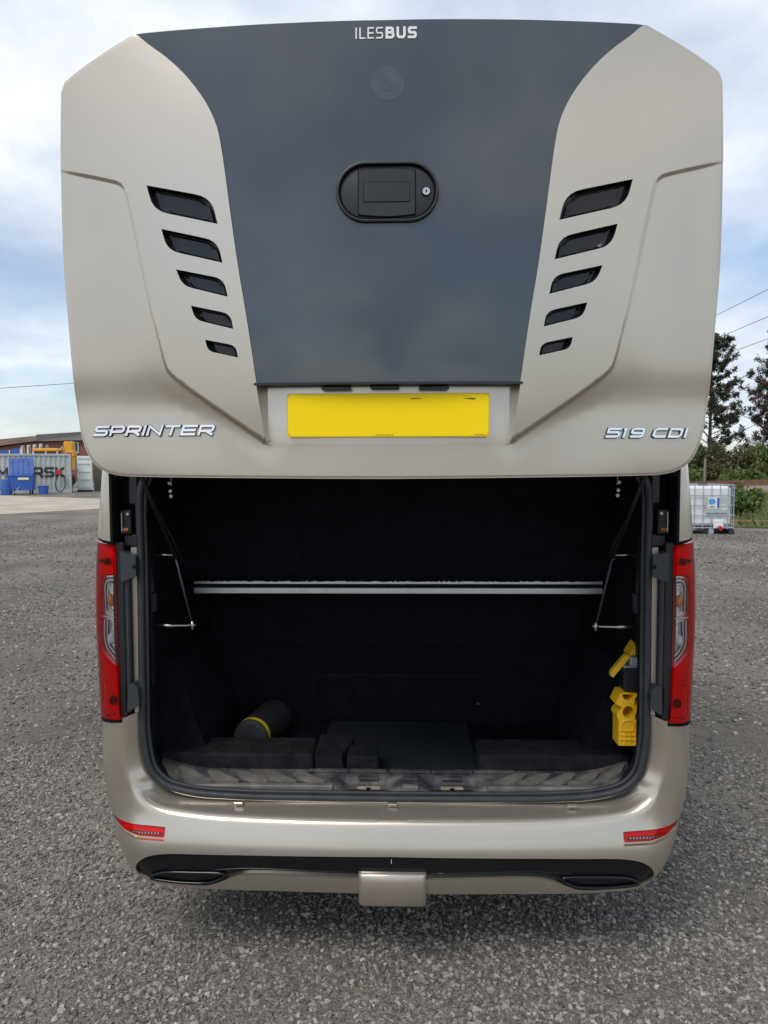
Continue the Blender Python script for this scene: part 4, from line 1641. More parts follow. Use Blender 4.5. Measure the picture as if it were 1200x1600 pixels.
# ---- things lying in the boot
mb = MB()
ax0, ax1 = Vector((-0.560, 0.475, BF + 0.071)), Vector((-0.505, 0.760, BF + 0.071))
d = (ax1 - ax0).normalized()
mb.tube([ax0 - d * 0.0, ax0 + d * 0.012, ax0 + d * 0.2, ax1 - d * 0.012, ax1], [0.058, 0.0700, 0.0700, 0.0700, 0.058], 28)
cy_ = mb.build('rolled_mat', mat('roll_black', (0.018, 0.019, 0.021), rough=0.7, var=0.3, vscale=30), None)
autosmooth(cy_, 30)
mb = MB()
mb.tube([ax0 + d * 0.020, ax0 + d * 0.044], 0.0709, 28, cap=False)
mb.build('yellow_band', YBAND, cy_, True)
tag(cy_, 'black roll with a yellow band lying on the boot floor', 'roll')
mb = MB()
mb.add([(-0.285, 0.29, BF + 0.011), (-0.175, 0.29, BF + 0.011), (-0.155, 0.46, BF + 0.011), (-0.285, 0.46, BF + 0.011), (-0.285, 0.29, BF + 0.088), (-0.190, 0.29, BF + 0.080), (-0.150, 0.45, BF + 0.090), (-0.280, 0.46, BF + 0.095)],
       [(0, 3, 2, 1), (4, 5, 6, 7), (0, 1, 5, 4), (1, 2, 6, 5), (2, 3, 7, 6), (3, 0, 4, 7)])
o = mb.build('carpet_offcut', CARPET2)
tag(o, 'folded black carpet offcut lying against the left carpeted step', 'carpet')
mb = MB()
mb.bbox(-0.168, -0.055, 0.275, 0.40, BF + 0.0105, BF + 0.080, 0.006)
o = mb.build('foam_block', CARPET2)
tag(o, 'small black block lying alone on the ribbed rubber mat', 'block')

# yellow wheel chocks hanging on the right wall of the boot
ck = empty('wheel_chock', (0.815, 0.21, 0.747))


def chock_poly(pts):
    return [(a, b) for a, b in pts]


outl = [(0.778, 0.748), (0.846, 0.748), (0.851, 0.836), (0.846, 0.862), (0.839, 0.872), (0.851, 0.893), (0.852, 0.912), (0.843, 0.929), (0.800, 0.934), (0.782, 0.931), (0.769, 0.902), (0.766, 0.894), (0.787, 0.885), (0.786, 0.875), (0.773, 0.862), (0.771, 0.851), (0.778, 0.832)]
h1 = [(0.810 + 0.0195 * math.cos(2 * math.pi * j / 16), 0.866 + 0.0215 * math.sin(2 * math.pi * j / 16)) for j in range(16)]
h2 = [(0.808 + 0.0195 * math.cos(math.pi + math.pi * j / 12), 0.929 + 0.023 * math.sin(math.pi + math.pi * j / 12)) for j in range(13)] + [(0.8275, 0.9305), (0.7885, 0.9305)]
h2 = [(x, min(z, 0.9285)) for x, z in h2[:13]]
h3 = [(0.831, 0.899), (0.845, 0.893), (0.846, 0.910), (0.839, 0.922), (0.831, 0.918)]
h3 = [(0.8315, 0.880), (0.843, 0.898), (0.8445, 0.912), (0.838, 0.921), (0.8315, 0.915)]
h4 = [(0.833, 0.838), (0.846, 0.838), (0.842, 0.858), (0.834, 0.864)]
h5 = [(0.794, 0.838), (0.800, 0.838), (0.800, 0.848), (0.796, 0.852)]
h6 = [(0.805, 0.838), (0.813, 0.838), (0.813, 0.843), (0.805, 0.843)]


def rel(c, pts):
    return [(a - c[0], b - c[2]) for a, b in pts]


cc = (0.815, 0.21, 0.747)
sheet('chock_body', rel(cc, outl), [rel(cc, h) for h in (h1, h2, h3, h4)], lambda u, v: (u, -0.015 + 0 * u, v), YEL, ck, grid=0.012, seg=0.008, rim=(0, 0.075, 0))
mb = MB()
mb.prism(rel(cc, [(p[0], p[1]) for p in outl]), 0.058, 0.0595, lambda a, b, d: (a * 0.985, d, 0.09 + (b - 0.09) * 0.985))
mb.build('chock_back', YEL, ck)
mb = MB()
for zc_ in (0.770, 0.786, 0.802):
    mb.bbox(0.783 - cc[0], 0.847 - cc[0], -0.0205, -0.0145, zc_ - cc[2] - 0.0016, zc_ - cc[2] + 0.0016, 0.0005)
for xc in (0.800, 0.818, 0.836):
    mb.bbox(xc - cc[0] - 0.0016, xc - cc[0] + 0.0016, -0.0198, -0.0146, 0.752 - cc[2], 0.806 - cc[2], 0.0005)
for xc in (0.833, 0.842):
    mb.bbox(xc - cc[0] - 0.0014, xc - cc[0] + 0.0014, -0.0215, -0.0145, 0.785 - cc[2], 0.833 - cc[2], 0.0005)
mb.build('chock_rib', YEL, ck)
mb = MB()
mb.tube([(0.8085 - cc[0] + 0.0205 * math.cos(2 * math.pi * j / 20), -0.017, 0.818 - cc[2] + 0.0195 * math.sin(2 * math.pi * j / 20)) for j in range(20)], 0.0026, 6, closed=True)
mb.build('chock_rim', YEL, ck, True)
tag(ck, 'yellow plastic wheel chock with open round holes hanging by the boot seal', 'wheel chock')

ck2 = empty('wheel_chock', (0.815, 0.24, 1.0))
mb = MB()
pol = [(0.756, 0.984), (0.765, 0.977), (0.8085, 1.030), (0.820, 1.046), (0.819, 1.056), (0.808, 1.057), (0.800, 1.049), (0.760, 1.000)]
c2 = (0.815, 0.24, 1.0)
mb.prism(rel(c2, pol), -0.012, 0.012, lambda a, b, d: (a, d, b))
mb.build('chock_ramp', YEL, ck2)
mb = MB()
pol = [(0.8195, 1.055), (0.840, 1.090), (0.8445, 1.095), (0.8455, 1.055)]
mb.prism(rel(c2, pol), -0.01, 0.06, lambda a, b, d: (a, d, b))
mb.build('chock_wedge', YEL, ck2)
mb = MB()
mb.prism(rel(c2, [(0.8255, 1.057), (0.840, 1.082), (0.8425, 1.057)]), -0.0115, -0.0102, lambda a, b, d: (a, d, b))
mb.build('chock_hollow', PLATE_E, ck2)
tag(ck2, 'yellow wheel chock wedged slanting above the grey metal bracket', 'wheel chock')
cb = MB().bbox(0.8195, 0.855, 0.205, 0.30, 1.022, 1.0535, 0.003).build('chock_bracket', GALV, VAN)
MB().bbox(0.798, 0.855, 0.21, 0.30, 1.0145, 1.0215, 0.002).build('bracket_flange', GALV, cb)
MB().bbox(0.795, 0.856, 0.20, 0.30, 0.936, 1.013, 0.004).build('chock_box', BLACKPL, VAN)

# ------------------------------------------------------------------ yard on the left
BLUE = mat('blue_plastic', (0.035, 0.115, 0.42), rough=0.5, var=0.15, vscale=3)
BLUE2 = mat('blue_plastic_faded', (0.09, 0.16, 0.42), rough=0.6, var=0.2, vscale=3)
CONT = mat('container_grey', (0.44, 0.47, 0.45), rough=0.6, var=0.12, vscale=1.5)
CWHITE = mat('container_white', (0.66, 0.71, 0.66), rough=0.6, var=0.1, vscale=2)
BRICK = mat('brick', (0.20, 0.085, 0.06), rough=0.9, var=0.25, vscale=1.0, bump=0.4, bscale=5)
ROOFM = mat('roof_sheet', (0.13, 0.12, 0.12), rough=0.8, var=0.15, vscale=0.6)
ROOFB = mat('roof_brown', (0.23, 0.165, 0.13), rough=0.85, var=0.2, vscale=0.5)
WOOD = mat('wood_post', (0.21, 0.13, 0.08), rough=0.85, var=0.35, vscale=6)
YELM = mat('machine_yellow', (0.72, 0.33, 0.02), rough=0.45, var=0.1, vscale=3)
LETT = mat('letter_black', (0.02, 0.022, 0.028), rough=0.6)
WALLB = mat('block_wall', (0.13, 0.115, 0.10), rough=0.95, var=0.3, vscale=1.5)
WINW = mat('white_frame', (0.7, 0.7, 0.69), rough=0.5)
REDH = mat('red_reel', (0.45, 0.03, 0.03), rough=0.5)

ct = empty('shipping_container', (-23.9, 44.6, 0), R(21))


def corrugated(x0, x1, y, z0, z1, pitch, dep):
    vs, fs = [], []
    x = x0
    ptsx = []
    while x < x1:
        for a, d in ((0, 0), (0.35, 0), (0.5, dep), (0.85, dep)):
            xx = x + a * pitch
            if xx <= x1:
                ptsx.append((xx, d))
        x += pitch
    ptsx.append((x1, 0))
    for xx, d in ptsx:
        vs += [(xx, y + d, z0), (xx, y + d, z1)]
    for i in range(len(ptsx) - 1):
        fs.append((2 * i, 2 * i + 2, 2 * i + 3, 2 * i + 1))
    return vs, fs


vs, fs = corrugated(-3.0, 3.0, -1.2, 0.14, 2.28, 0.28, 0.05)
obj('side_wall', vs, fs, CONT, ct)
MB().bbox(-3.0, 3.0, -1.1, 1.2, 0.15, 2.3, 0.01).build('container_box', CONT, ct)
MB().bbox(-3.05, 3.05, -1.24, -1.14, 2.28, 2.40, 0.01).build('top_rail', CONT, ct)
MB().bbox(-3.05, 3.05, -1.24, -1.14, 0.0, 0.14, 0.01).build('bottom_rail', CONT, ct)
for x in (-3.0, 3.0):
    MB().bbox(x - 0.07, x + 0.07, -1.25, -1.12, 0.0, 2.4, 0.01).build('corner_post', CONT, ct)
it = []
x = -1.02
for ch, wd in (('M', 0.50), ('A', 0.47), ('E', 0.42), ('R', 0.46), ('S', 0.44), ('K', 0.42)):
    it.append((ch, x, 1.03, wd, 0.50, 0.12))
    x += wd + 0.19
lettering('container_lettering', it, lambda a, b, d: (a, -1.206 - d, b), LETT, ct, 0.012)
tag(ct, 'pale grey corrugated shipping container with large black letters behind the blue bins', 'container')

# open white container leaf beside the post
cd = empty('container_door', (-20.45, 46.2, 0), R(12))
MB().bbox(-0.46, 0.46, -0.03, 0.03, 0.12, 2.28, 0.01).build('door_leaf', CWHITE, cd)
for z in (0.25, 0.75, 1.25, 1.75, 2.1):
    MB().bbox(-0.40, 0.40, -0.07, -0.031, z, z + 0.16, 0.01).build('door_rib', CWHITE, cd)
MB().bbox(0.36, 0.46, -0.08, -0.031, 0.12, 2.28, 0.01).build('door_edge', WINW, cd)
MB().box(-0.46, 0.46, -0.02, 0.02, 0.0, 0.12).build('door_sill', LETT, cd)
tag(cd, 'white ribbed container door standing open beside the wooden post', 'container door')
o = MB().bbox(-20.98 - 0.14, -20.98 + 0.14, 45.0, 45.25, 0, 2.5, 0.02).build('timber_post', WOOD)
tag(o, 'brown weathered timber post between grey container and white door', 'post')
o = MB().bbox(-20.2, -10.5, 47.0, 47.3, 0, 2.25, 0.02).build('block_wall', WALLB)
tag(o, 'dark grey block wall behind the white container door', 'wall')

# four-wheeled waste bin with lid thrown open
bn = empty('waste_bin', (-22.42, 42.0, 0), R(15))
mb = MB()
mb.add([(-0.62, -0.42, 0.25), (0.62, -0.42, 0.25), (0.62, 0.42, 0.25), (-0.62, 0.42, 0.25), (-0.68, -0.52, 1.12), (0.68, -0.52, 1.12), (0.68, 0.5, 1.12), (-0.68, 0.5, 1.12)],
       [(0, 3, 2, 1), (0, 1, 5, 4), (1, 2, 6, 5), (2, 3, 7, 6), (3, 0, 4, 7), (4, 5, 6, 7)])
mb.build('bin_body', BLUE, bn)
MB().bbox(-0.72, 0.72, -0.56, -0.50, 1.06, 1.18, 0.015).build('bin_rim', BLUE, bn)
mb = MB()
mb.bbox(-0.68, 0.68, -0.04, 0.04, 0.0, 1.0, 0.02, Matrix.Translation((-0.10, 0.52, 1.16)) @ Matrix.Rotation(R(-8), 4, 'X') @ Matrix.Rotation(R(-3), 4, 'Y'))
ld = mb.build('bin_lid', BLUE2, bn)
for k in range(4):
    mb = MB()
    mb.bbox(-0.56 + 0.29 * k, -0.46 + 0.29 * k, -0.075, -0.035, 0.06, 0.92, 0.012, Matrix.Translation((-0.10, 0.52, 1.16)) @ Matrix.Rotation(R(-8), 4, 'X') @ Matrix.Rotation(R(-3), 4, 'Y'))
    mb.build('lid_rib', BLUE2, ld)
MB().box(-0.10, 0.48, -0.53, -0.50, 0.86, 1.0).build('bin_sticker', mat('sticker', (0.75, 0.68, 0.42), rough=0.6), bn)
for x in (-0.5, 0.5):
    for y in (-0.33, 0.33):
        mb = MB()
        mb.tube([(x - 0.03, y, 0.1), (x + 0.03, y, 0.1)], 0.1, 14)
        mb.build('castor', LETT, bn)
        MB().box(x - 0.04, x + 0.04, y - 0.04, y + 0.04, 0.12, 0.26).build('castor_fork', LETT, bn)
tag(bn, 'blue four-wheeled waste bin with its lid thrown open', 'waste bin')

mb = MB()
prof = [(0.26, 0), (0.29, 0.02), (0.30, 0.28), (0.31, 0.30), (0.30, 0.32), (0.30, 0.58), (0.31, 0.60), (0.30, 0.62), (0.29, 0.86), (0.30, 0.88), (0.27, 0.89)]
mb.tube([(0, 0, z) for _, z in prof], [r_ for r_, _ in prof], 24)
br = mb.build('plastic_barrel', BLUE)
br.location = (-23.1, 41.5, 0.0)
tag(br, 'tall blue plastic barrel standing left of the waste bin', 'barrel')
mb = MB()
mb.tube([(0, 0, 0), (0, 0, 0.45), (0, 0, 0.47), (0, 0, 0.50)], [0.25, 0.29, 0.31, 0.31], 20)
tb = mb.build('plastic_tub', BLUE)
tb.location = (-21.25, 42.2, 0)
tag(tb, 'low blue tub on the ground to the right of the waste bin', 'tub')
mb = MB()
mb.tube([(-22.6, 41.2, 0.03), (-22.35, 41.6, 0.45), (-22.2, 41.75, 0.72)], 0.025, 6)
o = mb.build('grey_pole', GALV)
tag(o, 'short grey pole leaning between blue barrel and waste bin', 'pole')
# hose hung on the container
mb = MB()
hp = [(-20.25, 43.75, 1.20), (-20.42, 43.7, 0.9), (-20.5, 43.68, 0.5), (-20.38, 43.7, 0.15), (-20.15, 43.78, 0.12), (-19.98, 43.85, 0.5), (-20.02, 43.84, 0.95), (-20.15, 43.8, 1.15)]
mb.tube([(x - 0.90, y + 0.42, z) for x, y, z in catmull(hp, 4)], 0.03, 6)
hz = mb.build('hose', LETT, None, True)
MB().bbox(-21.32, -21.0, 44.02, 44.12, 1.12, 1.42, 0.02).build('hose_reel', REDH, hz)
tag(hz, 'dark hose looped on a red holder at the grey container', 'hose')

# digger behind the container
dg = empty('digger', (-27.2, 56, 0))
MB().bbox(-1.2, 1.0, -1.2, 1.2, 0.6, 1.6, 0.1).build('chassis', YELM, dg)
MB().bbox(-1.05, 0.95, -0.8, 0.8, 2.74, 2.98, 0.06).build('cab_roof', YELM, dg)
MB().bbox(-0.95, 0.85, -0.75, 0.75, 1.6, 2.74, 0.04).build('cab', GLASS_D, dg)
for x in (-0.98, 0.0, 0.87):
    MB().box(x - 0.04, x + 0.04, -0.80, -0.74, 1.6, 2.74).build('cab_pillar', WINW, dg)
mb = MB()
mb.tube([(-0.1, -0.3, 2.98), (-0.1, -0.3, 3.14), (-0.1, -0.3, 3.27)], [0.1, 0.11, 0.05], 12)
mb.build('beacon', mat('beacon', (0.2, 0.25, 0.2), rough=0.4), dg)
mb = MB()
mb.bbox(1.12, 1.82, -0.25, 0.25, 1.3, 3.5, 0.06)
mb.build('boom', YELM, dg)
MB().bbox(1.05, 1.92, -0.3, 0.3, 2.35, 2.8, 0.05).build('boom_joint', YELM, dg)
mb = MB()
mb.tube([(0.5, -0.85, 2.2), (1.15, -0.4, 3.1)], 0.06, 8)
mb.build('hydraulic_ram', STEEL, dg)
for x in (-0.8, 0.8):
    for y in (-1.1, 1.1):
        mb = MB()
        mb.tube([(x, y - 0.2, 0.55), (x, y + 0.2, 0.55)], 0.55, 18)
        mb.build('wheel', TYRE, dg)
tag(dg, 'yellow digger with raised boom parked behind the grey container', 'digger')

# brick building
bd = empty('brick_building', (-38.1, 78, 0))
mb = MB()
mb.box(-12.0, 0.5, 0, 12, 0, 2.75)
mb.add([(-6.4, 0, 2.751), (0.5, 0, 2.751), (0.5, 12, 2.751), (-6.4, 12, 2.751), (-6.4, 0, 3.35), (0.5, 0, 4.4), (0.5, 12, 4.4), (-6.4, 12, 3.35)], [(0, 1, 5, 4), (1, 2, 6, 5), (2, 3, 7, 6), (3, 0, 4, 7), (4, 5, 6, 7)])
mb.build('wall', BRICK, bd)
mb = MB()
mb.add([(-12.2, -0.35, 2.76), (0.55, -0.35, 4.43), (0.55, 12.3, 4.43), (-12.2, 12.3, 2.76), (-12.2, -0.35, 3.75), (0.55, -0.35, 4.90), (0.55, 12.3, 4.90), (-12.2, 12.3, 3.75)],
       [(0, 3, 2, 1), (0, 1, 5, 4), (1, 2, 6, 5), (2, 3, 7, 6), (3, 0, 4, 7), (4, 5, 6, 7)])
mb.build('roof', ROOFB, bd)
for k, x in enumerate((-5.9, -4.72, -3.55)):
    MB().bbox(x, x + 0.95, -0.08, -0.002, 0, (3.05, 3.3, 3.45)[k], 0.02).build('shutter_door', BLUE, bd)
    MB().box(x + 0.96, x + 1.06, -0.10, -0.003, 0, (3.05, 3.3, 3.45)[k]).build('door_jamb', WINW, bd)
for k, x in enumerate((-2.48, -1.84, -1.20, -0.54)):
    fr = MB().bbox(x, x + 0.36, -0.10, -0.003, 2.80, 3.78 + 0.06 * k, 0.02).build('window', WINW, bd)
    MB().box(x + 0.18, x + 0.31, -0.105, -0.101, 2.9, 3.68).build('pane', GLASS_D, fr)
tag(bd, 'long red brick building with blue shutter doors and narrow white windows', 'building')
b2 = empty('brick_building', (-32.5, 74, 0))
MB().box(-3.9, 4.6, 0, 10, 0, 4.2).build('wall', BRICK, b2)
mb = MB()
mb.add([(-4.3, -0.4, 4.1), (4.8, -0.4, 4.25), (4.8, 10.4, 4.25), (-4.3, 10.4, 4.1), (-4.3, -0.4, 4.75), (4.8, 0.6, 5.35), (4.8, 10.0, 5.35), (-4.3, 10.0, 4.75)],
       [(0, 3, 2, 1), (0, 1, 5, 4), (1, 2, 6, 5), (2, 3, 7, 6), (3, 0, 4, 7), (4, 5, 6, 7)])
mb.build('roof', ROOFM, b2)
fr = MB().bbox(-0.62, -0.20, -0.1, -0.003, 2.9, 4.0, 0.02).build('window', WINW, b2)
MB().box(-0.55, -0.27, -0.105, -0.101, 3.0, 3.9).build('pane', GLASS_D, fr)
mb = MB()
mb.tube([(-0.85, -0.15, 3.9), (-0.75, -0.25, 4.1)], 0.12, 8)
mb.build('floodlight', WINW, b2)
tag(b2, 'brick building with dark grey roof rising behind the yellow digger', 'building')

# ------------------------------------------------------------------ right side: tank, railway, scrub, pines
IBCW = mat('tank_white', (0.72, 0.73, 0.72), rough=0.45, var=0.05, vscale=3)
ib = empty('liquid_tank', (7.42, 16.85, 0), R(-3))
MB().bbox(-0.53, 0.53, -0.48, 0.48, 0.20, 1.16, 0.07).build('tank_bottle', IBCW, ib)
mb = MB()
mb.tube([(0, 0, 1.15), (0, 0, 1.21)], 0.12, 16)
mb.build('filler_cap', LETT, ib)
for z in (0.25, 0.46, 0.70, 0.94, 1.19):
    mb = MB()
    mb.tube([(-0.58, -0.53, z), (0.58, -0.53, z), (0.58, 0.53, z), (-0.58, 0.53, z)], 0.012, 6, closed=True)
    mb.build('cage_hoop', GALV, ib)
for x in (-0.56, -0.36, -0.16, 0.04, 0.24, 0.42, 0.56):
    for y in (-0.545, 0.545):
        mb = MB()
        mb.tube([(x, y, 0.12), (x, y, 1.2)], 0.011, 6)
        mb.build('cage_bar', GALV, ib)
for y in (-0.3, 0.0, 0.3):
    for x in (-0.60, 0.60):
        mb = MB()
        mb.tube([(x, y, 0.12), (x, y, 1.2)], 0.011, 6)
        mb.build('cage_bar', GALV, ib)
MB().bbox(-0.10, 0.42, -0.556, -0.549, 0.52, 0.90, 0.002).build('label_board', mat('label_grey', (0.40, 0.46, 0.46), rough=0.5), ib)
MB().box(-0.05, 0.22, -0.562, -0.557, 0.62, 0.90).build('label_sheet', WINW, ib)
MB().box(0.165, 0.215, -0.566, -0.563, 0.64, 0.88).build('label_stripe', BLUE, ib)
mb = MB()
mb.prism([(-0.03, 0.74), (0.02, 0.72), (0.10, 0.74), (0.13, 0.80), (0.08, 0.86), (0.0, 0.87), (-0.035, 0.82)], -0.566, -0.563, lambda a, b, d: (a, d, b))
mb.build('label_print', mat('label_blue', (0.10, 0.30, 0.70), rough=0.5), ib)
MB().box(-0.02, 0.10, -0.5665, -0.5635, 0.655, 0.675).build('label_line', LETT, ib)
MB().box(0.26, 0.40, -0.562, -0.557, 0.60, 0.63).build('label_line', WINW, ib)
MB().box(0.26, 0.36, -0.562, -0.557, 0.70, 0.72).build('label_line', WINW, ib)
for x in (-0.5, 0.05, 0.52):
    MB().bbox(x - 0.06, x + 0.06, -0.55, 0.5, 0.0, 0.14, 0.01).build('pallet_foot', GALV if x < 0.3 else LETT, ib)
MB().bbox(-0.58, 0.58, -0.55, 0.55, 0.145, 0.17, 0.004).build('pallet_deck', GALV, ib)
MB().bbox(0.08, 0.32, -0.60, -0.56, 0.14, 0.36, 0.02).build('valve_plate', IBCW, ib)
mb = MB()
mb.tube([(0.22, -0.60, 0.17), (0.22, -0.70, 0.15)], 0.05, 12)
mb.build('outlet_valve', REDH, ib)
tag(ib, 'white liquid tank in a wire cage on a pallet with blue label', 'liquid tank')

for (x, y, ln, rz, tw) in ((9.5, 19.0, 1.6, -14, 0), (10.6, 17.7, 2.0, -8, 0)):
    mb = MB()
    mb.bbox(-ln / 2, ln / 2, -0.1, 0.1, 0.0, 0.09, 0.01)
    o = mb.build('timber_baulk', WOOD)
    o.location = (x, y, 0.052)
    o.rotation_euler = (0, 0, R(rz))
    tag(o, 'weathered timber baulk lying on the grass beside the white tank' if ln < 1.8 else 'longer grey timber baulk lying at the edge of the gravel', 'timber')

# railway
BALL = mat('ballast', (0.26, 0.185, 0.16), rough=0.95, var=0.35, vscale=6, bump=1.0, bscale=9)
RAILM = mat('rail_rust', (0.16, 0.075, 0.045), rough=0.8, var=0.3, vscale=4)
rd = Vector((0.80, 0.60, 0)).normalized()
rn = Vector((-rd.y, rd.x, 0))
rc = Vector((19.0, 43.0, 0))


def rp(a, b, z):
    p = rc + rd * a + rn * b
    return (p.x, p.y, z)


mb = MB()
mb.add([rp(-25, -2.2, 0.051), rp(60, -2.2, 0.051), rp(60, 2.2, 0.051), rp(-25, 2.2, 0.051), rp(-25, -1.5, 0.40), rp(60, -1.5, 0.40), rp(60, 1.5, 0.40), rp(-25, 1.5, 0.40)], [(0, 1, 5, 4), (1, 2, 6, 5), (2, 3, 7, 6), (3, 0, 4, 7), (4, 5, 6, 7)])
o = mb.build('track_bed', BALL)
o['kind'] = 'structure'
tr = empty('railway_track', tuple(rc))
for b in (-0.72, 0.72):
    mb = MB()
    mb.add([rp(-25, b - 0.07, 0.5), rp(60, b - 0.07, 0.5), rp(60, b + 0.07, 0.5), rp(-25, b + 0.07, 0.5), rp(-25, b - 0.035, 0.68), rp(60, b - 0.035, 0.68), rp(60, b + 0.035, 0.68), rp(-25, b + 0.035, 0.68)], [(0, 1, 5, 4), (1, 2, 6, 5), (2, 3, 7, 6), (3, 0, 4, 7), (4, 5, 6, 7), (0, 3, 2, 1)])
    o = mb.build('rail', RAILM, tr)
    o.matrix_parent_inverse = Matrix.Translation(-rc)
for k in range(60):
    a = -12 + k * 0.65
    mb = MB()
    mb.add([rp(a - 0.12, -1.25, 0.395), rp(a + 0.12, -1.25, 0.395), rp(a + 0.12, 1.25, 0.395), rp(a - 0.12, 1.25, 0.395), rp(a - 0.12, -1.25, 0.5), rp(a + 0.12, -1.25, 0.5), rp(a + 0.12, 1.25, 0.5), rp(a - 0.12, 1.25, 0.5)], [(0, 3, 2, 1), (4, 5, 6, 7), (0, 1, 5, 4), (1, 2, 6, 5), (2, 3, 7, 6), (3, 0, 4, 7)])
    o = mb.build('sleeper', WOOD, tr)
    o.matrix_parent_inverse = Matrix.Translation(-rc)
tag(tr, 'rusty railway track on pinkish ballast beyond the grass', 'railway track')


# foliage ------------------------------------------------------------
def leafmat(name, c1, c2):
    mt = mat(name, c1, rough=0.7, spec=0.3)
    t = mt.node_tree
    b = t.nodes['Principled BSDF']
    co = t.nodes.new('ShaderNodeTexCoord')
    n = t.nodes.new('ShaderNodeTexNoise')
    n.inputs['Scale'].default_value = 1.6
    n.inputs['Detail'].default_value = 5
    t.links.new(co.outputs['Object'], n.inputs['Vector'])
    cr = t.nodes.new('ShaderNodeValToRGB')
    cr.color_ramp.elements[0].position = 0.35
    cr.color_ramp.elements[0].color = (*c1, 1)
    cr.color_ramp.elements[1].position = 0.65
    cr.color_ramp.elements[1].color = (*c2, 1)
    t.links.new(n.outputs['Fac'], cr.inputs[0])
    t.links.new(cr.outputs[0], b.inputs['Base Color'])
    return mt


LEAF_A = leafmat('leaf_green', (0.055, 0.085, 0.022), (0.12, 0.15, 0.04))
LEAF_B = leafmat('leaf_olive', (0.085, 0.085, 0.03), (0.15, 0.14, 0.055))
LEAF_C = leafmat('leaf_fresh', (0.08, 0.13, 0.03), (0.17, 0.21, 0.06))
NEED_G = leafmat('needle_green', (0.028, 0.042, 0.026), (0.06, 0.075, 0.04))
NEED_B = leafmat('needle_brown', (0.075, 0.045, 0.03), (0.125, 0.075, 0.05))
GRASS = leafmat('grass_blade', (0.10, 0.125, 0.04), (0.19, 0.20, 0.075))
BARK = mat('bark', (0.075, 0.055, 0.045), rough=0.95, var=0.3, vscale=4)


def trimesh(name, P, material, parent=None, loc=None):
    """P: (n,3,3) triangles"""
    n = len(P)
    me = bpy.data.meshes.new(name)
    me.vertices.add(3 * n)
    me.vertices.foreach_set('co', P.reshape(-1))
    me.loops.add(3 * n)
    me.loops.foreach_set('vertex_index', np.arange(3 * n, dtype=np.int32))
    me.polygons.add(n)
    me.polygons.foreach_set('loop_start', np.arange(0, 3 * n, 3, dtype=np.int32))
    me.update()
    me.validate()
    me.materials.append(material)
    o = bpy.data.objects.new(name, me)
    COL.objects.link(o)
    if parent:
        o.parent = parent
    return o


def leaves(centers, size, elong=1.6, up=0.3):
    n = len(centers)
    d = rng.normal(size=(n, 3))
    d[:, 2] += up
    d /= np.linalg.norm(d, axis=1)[:, None]
    e = np.cross(d, rng.normal(size=(n, 3)))
    e /= np.linalg.norm(e, axis=1)[:, None] + 1e-9
    s = size * rng.uniform(0.6, 1.4, n)[:, None]
    return np.stack([centers - e * s * 0.5, centers + e * s * 0.5, centers + d * s * elong], 1)


def pine(loc, height, label, brown, seed, lean=0.0):
    global rng
    rng = np.random.default_rng(seed)
    root = empty('pine_tree', loc)
    tag(root, label, 'tree', 'pines beyond the railway')
    mb = MB()
    tp_ = [Vector((lean * t * t * height * 0.2, 0.05 * math.sin(5 * t), t * height)) for t in np.linspace(0, 1, 10)]
    mb.tube(tp_, [0.20 * (1 - 0.92 * t) + 0.01 for t in np.linspace(0, 1, 10)], 8)
    limbs = MB()
    CG, CB = [], []
    nl = 46
    for k in range(nl):
        h = 0.16 + 0.82 * (k + rng.uniform(0, 0.7)) / nl
        a = k * 2.4 + rng.uniform(-0.5, 0.5)
        ln = height * (0.40 * (1 - h) ** 0.7 + 0.05) * rng.uniform(0.55, 1.15)
        base = tp_[0].lerp(tp_[-1], h)
        base.x = lean * h * h * height * 0.2
        dirv = Vector((math.cos(a), math.sin(a), 0.30 + 0.5 * h + rng.uniform(-0.2, 0.2)))
        p = [base]
        for j in range(1, 5):
            q = base + dirv * ln * j / 4 + Vector((0, 0, 0.08 * ln * (j / 4) ** 2))
            q += Vector(rng.normal(size=3) * 0.05 * ln)
            p.append(q)
        limbs.tube(p, [0.05 * (1 - h * 0.6), 0.04, 0.03, 0.02, 0.01], 5)
        for j in range(2, 5):
            for m_ in range(3):
                t = rng.uniform(0, 1)
                q0 = p[j - 1].lerp(p[j], t)
                tw = Vector(rng.normal(size=3))
                tw.z = abs(tw.z) * 0.6 + 0.25
                tw = tw.normalized() * rng.uniform(0.3, 0.75)
                q1 = q0 + tw
                limbs.tube([q0, q1], [0.015, 0.006], 4)
                nn = 70
                tt = rng.uniform(0.25, 1.05, nn)[:, None]
                c = np.array(q0)[None] * (1 - tt) + np.array(q1)[None] * tt + rng.normal(size=(nn, 3)) * 0.10
                isb = rng.uniform() < brown * (1.25 if h < 0.55 else 0.7)
                (CB if isb else CG).append(c)
    mb.add(limbs.v, limbs.f)
    mb.build('trunk', BARK, root)
    c = np.vstack(CG)
    trimesh('crown', leaves(c, 0.085, 2.2, 0.6), NEED_G, root)
    if CB:
        trimesh('dead_needles', leaves(np.vstack(CB), 0.075, 2.2, 0.3), NEED_B, root)
    return root


pine((25.2, 62, 0), 11.8, 'green pine tree with upswept limbs beyond the railway', 0.22, 3)
pine((29.8, 60, 0), 11.2, 'browning pine tree with dead needles beyond the railway', 0.62, 5, 0.2)
pine((33.5, 63, 0), 13.2, 'tall sparse pine rising behind the browning pine', 0.45, 9)


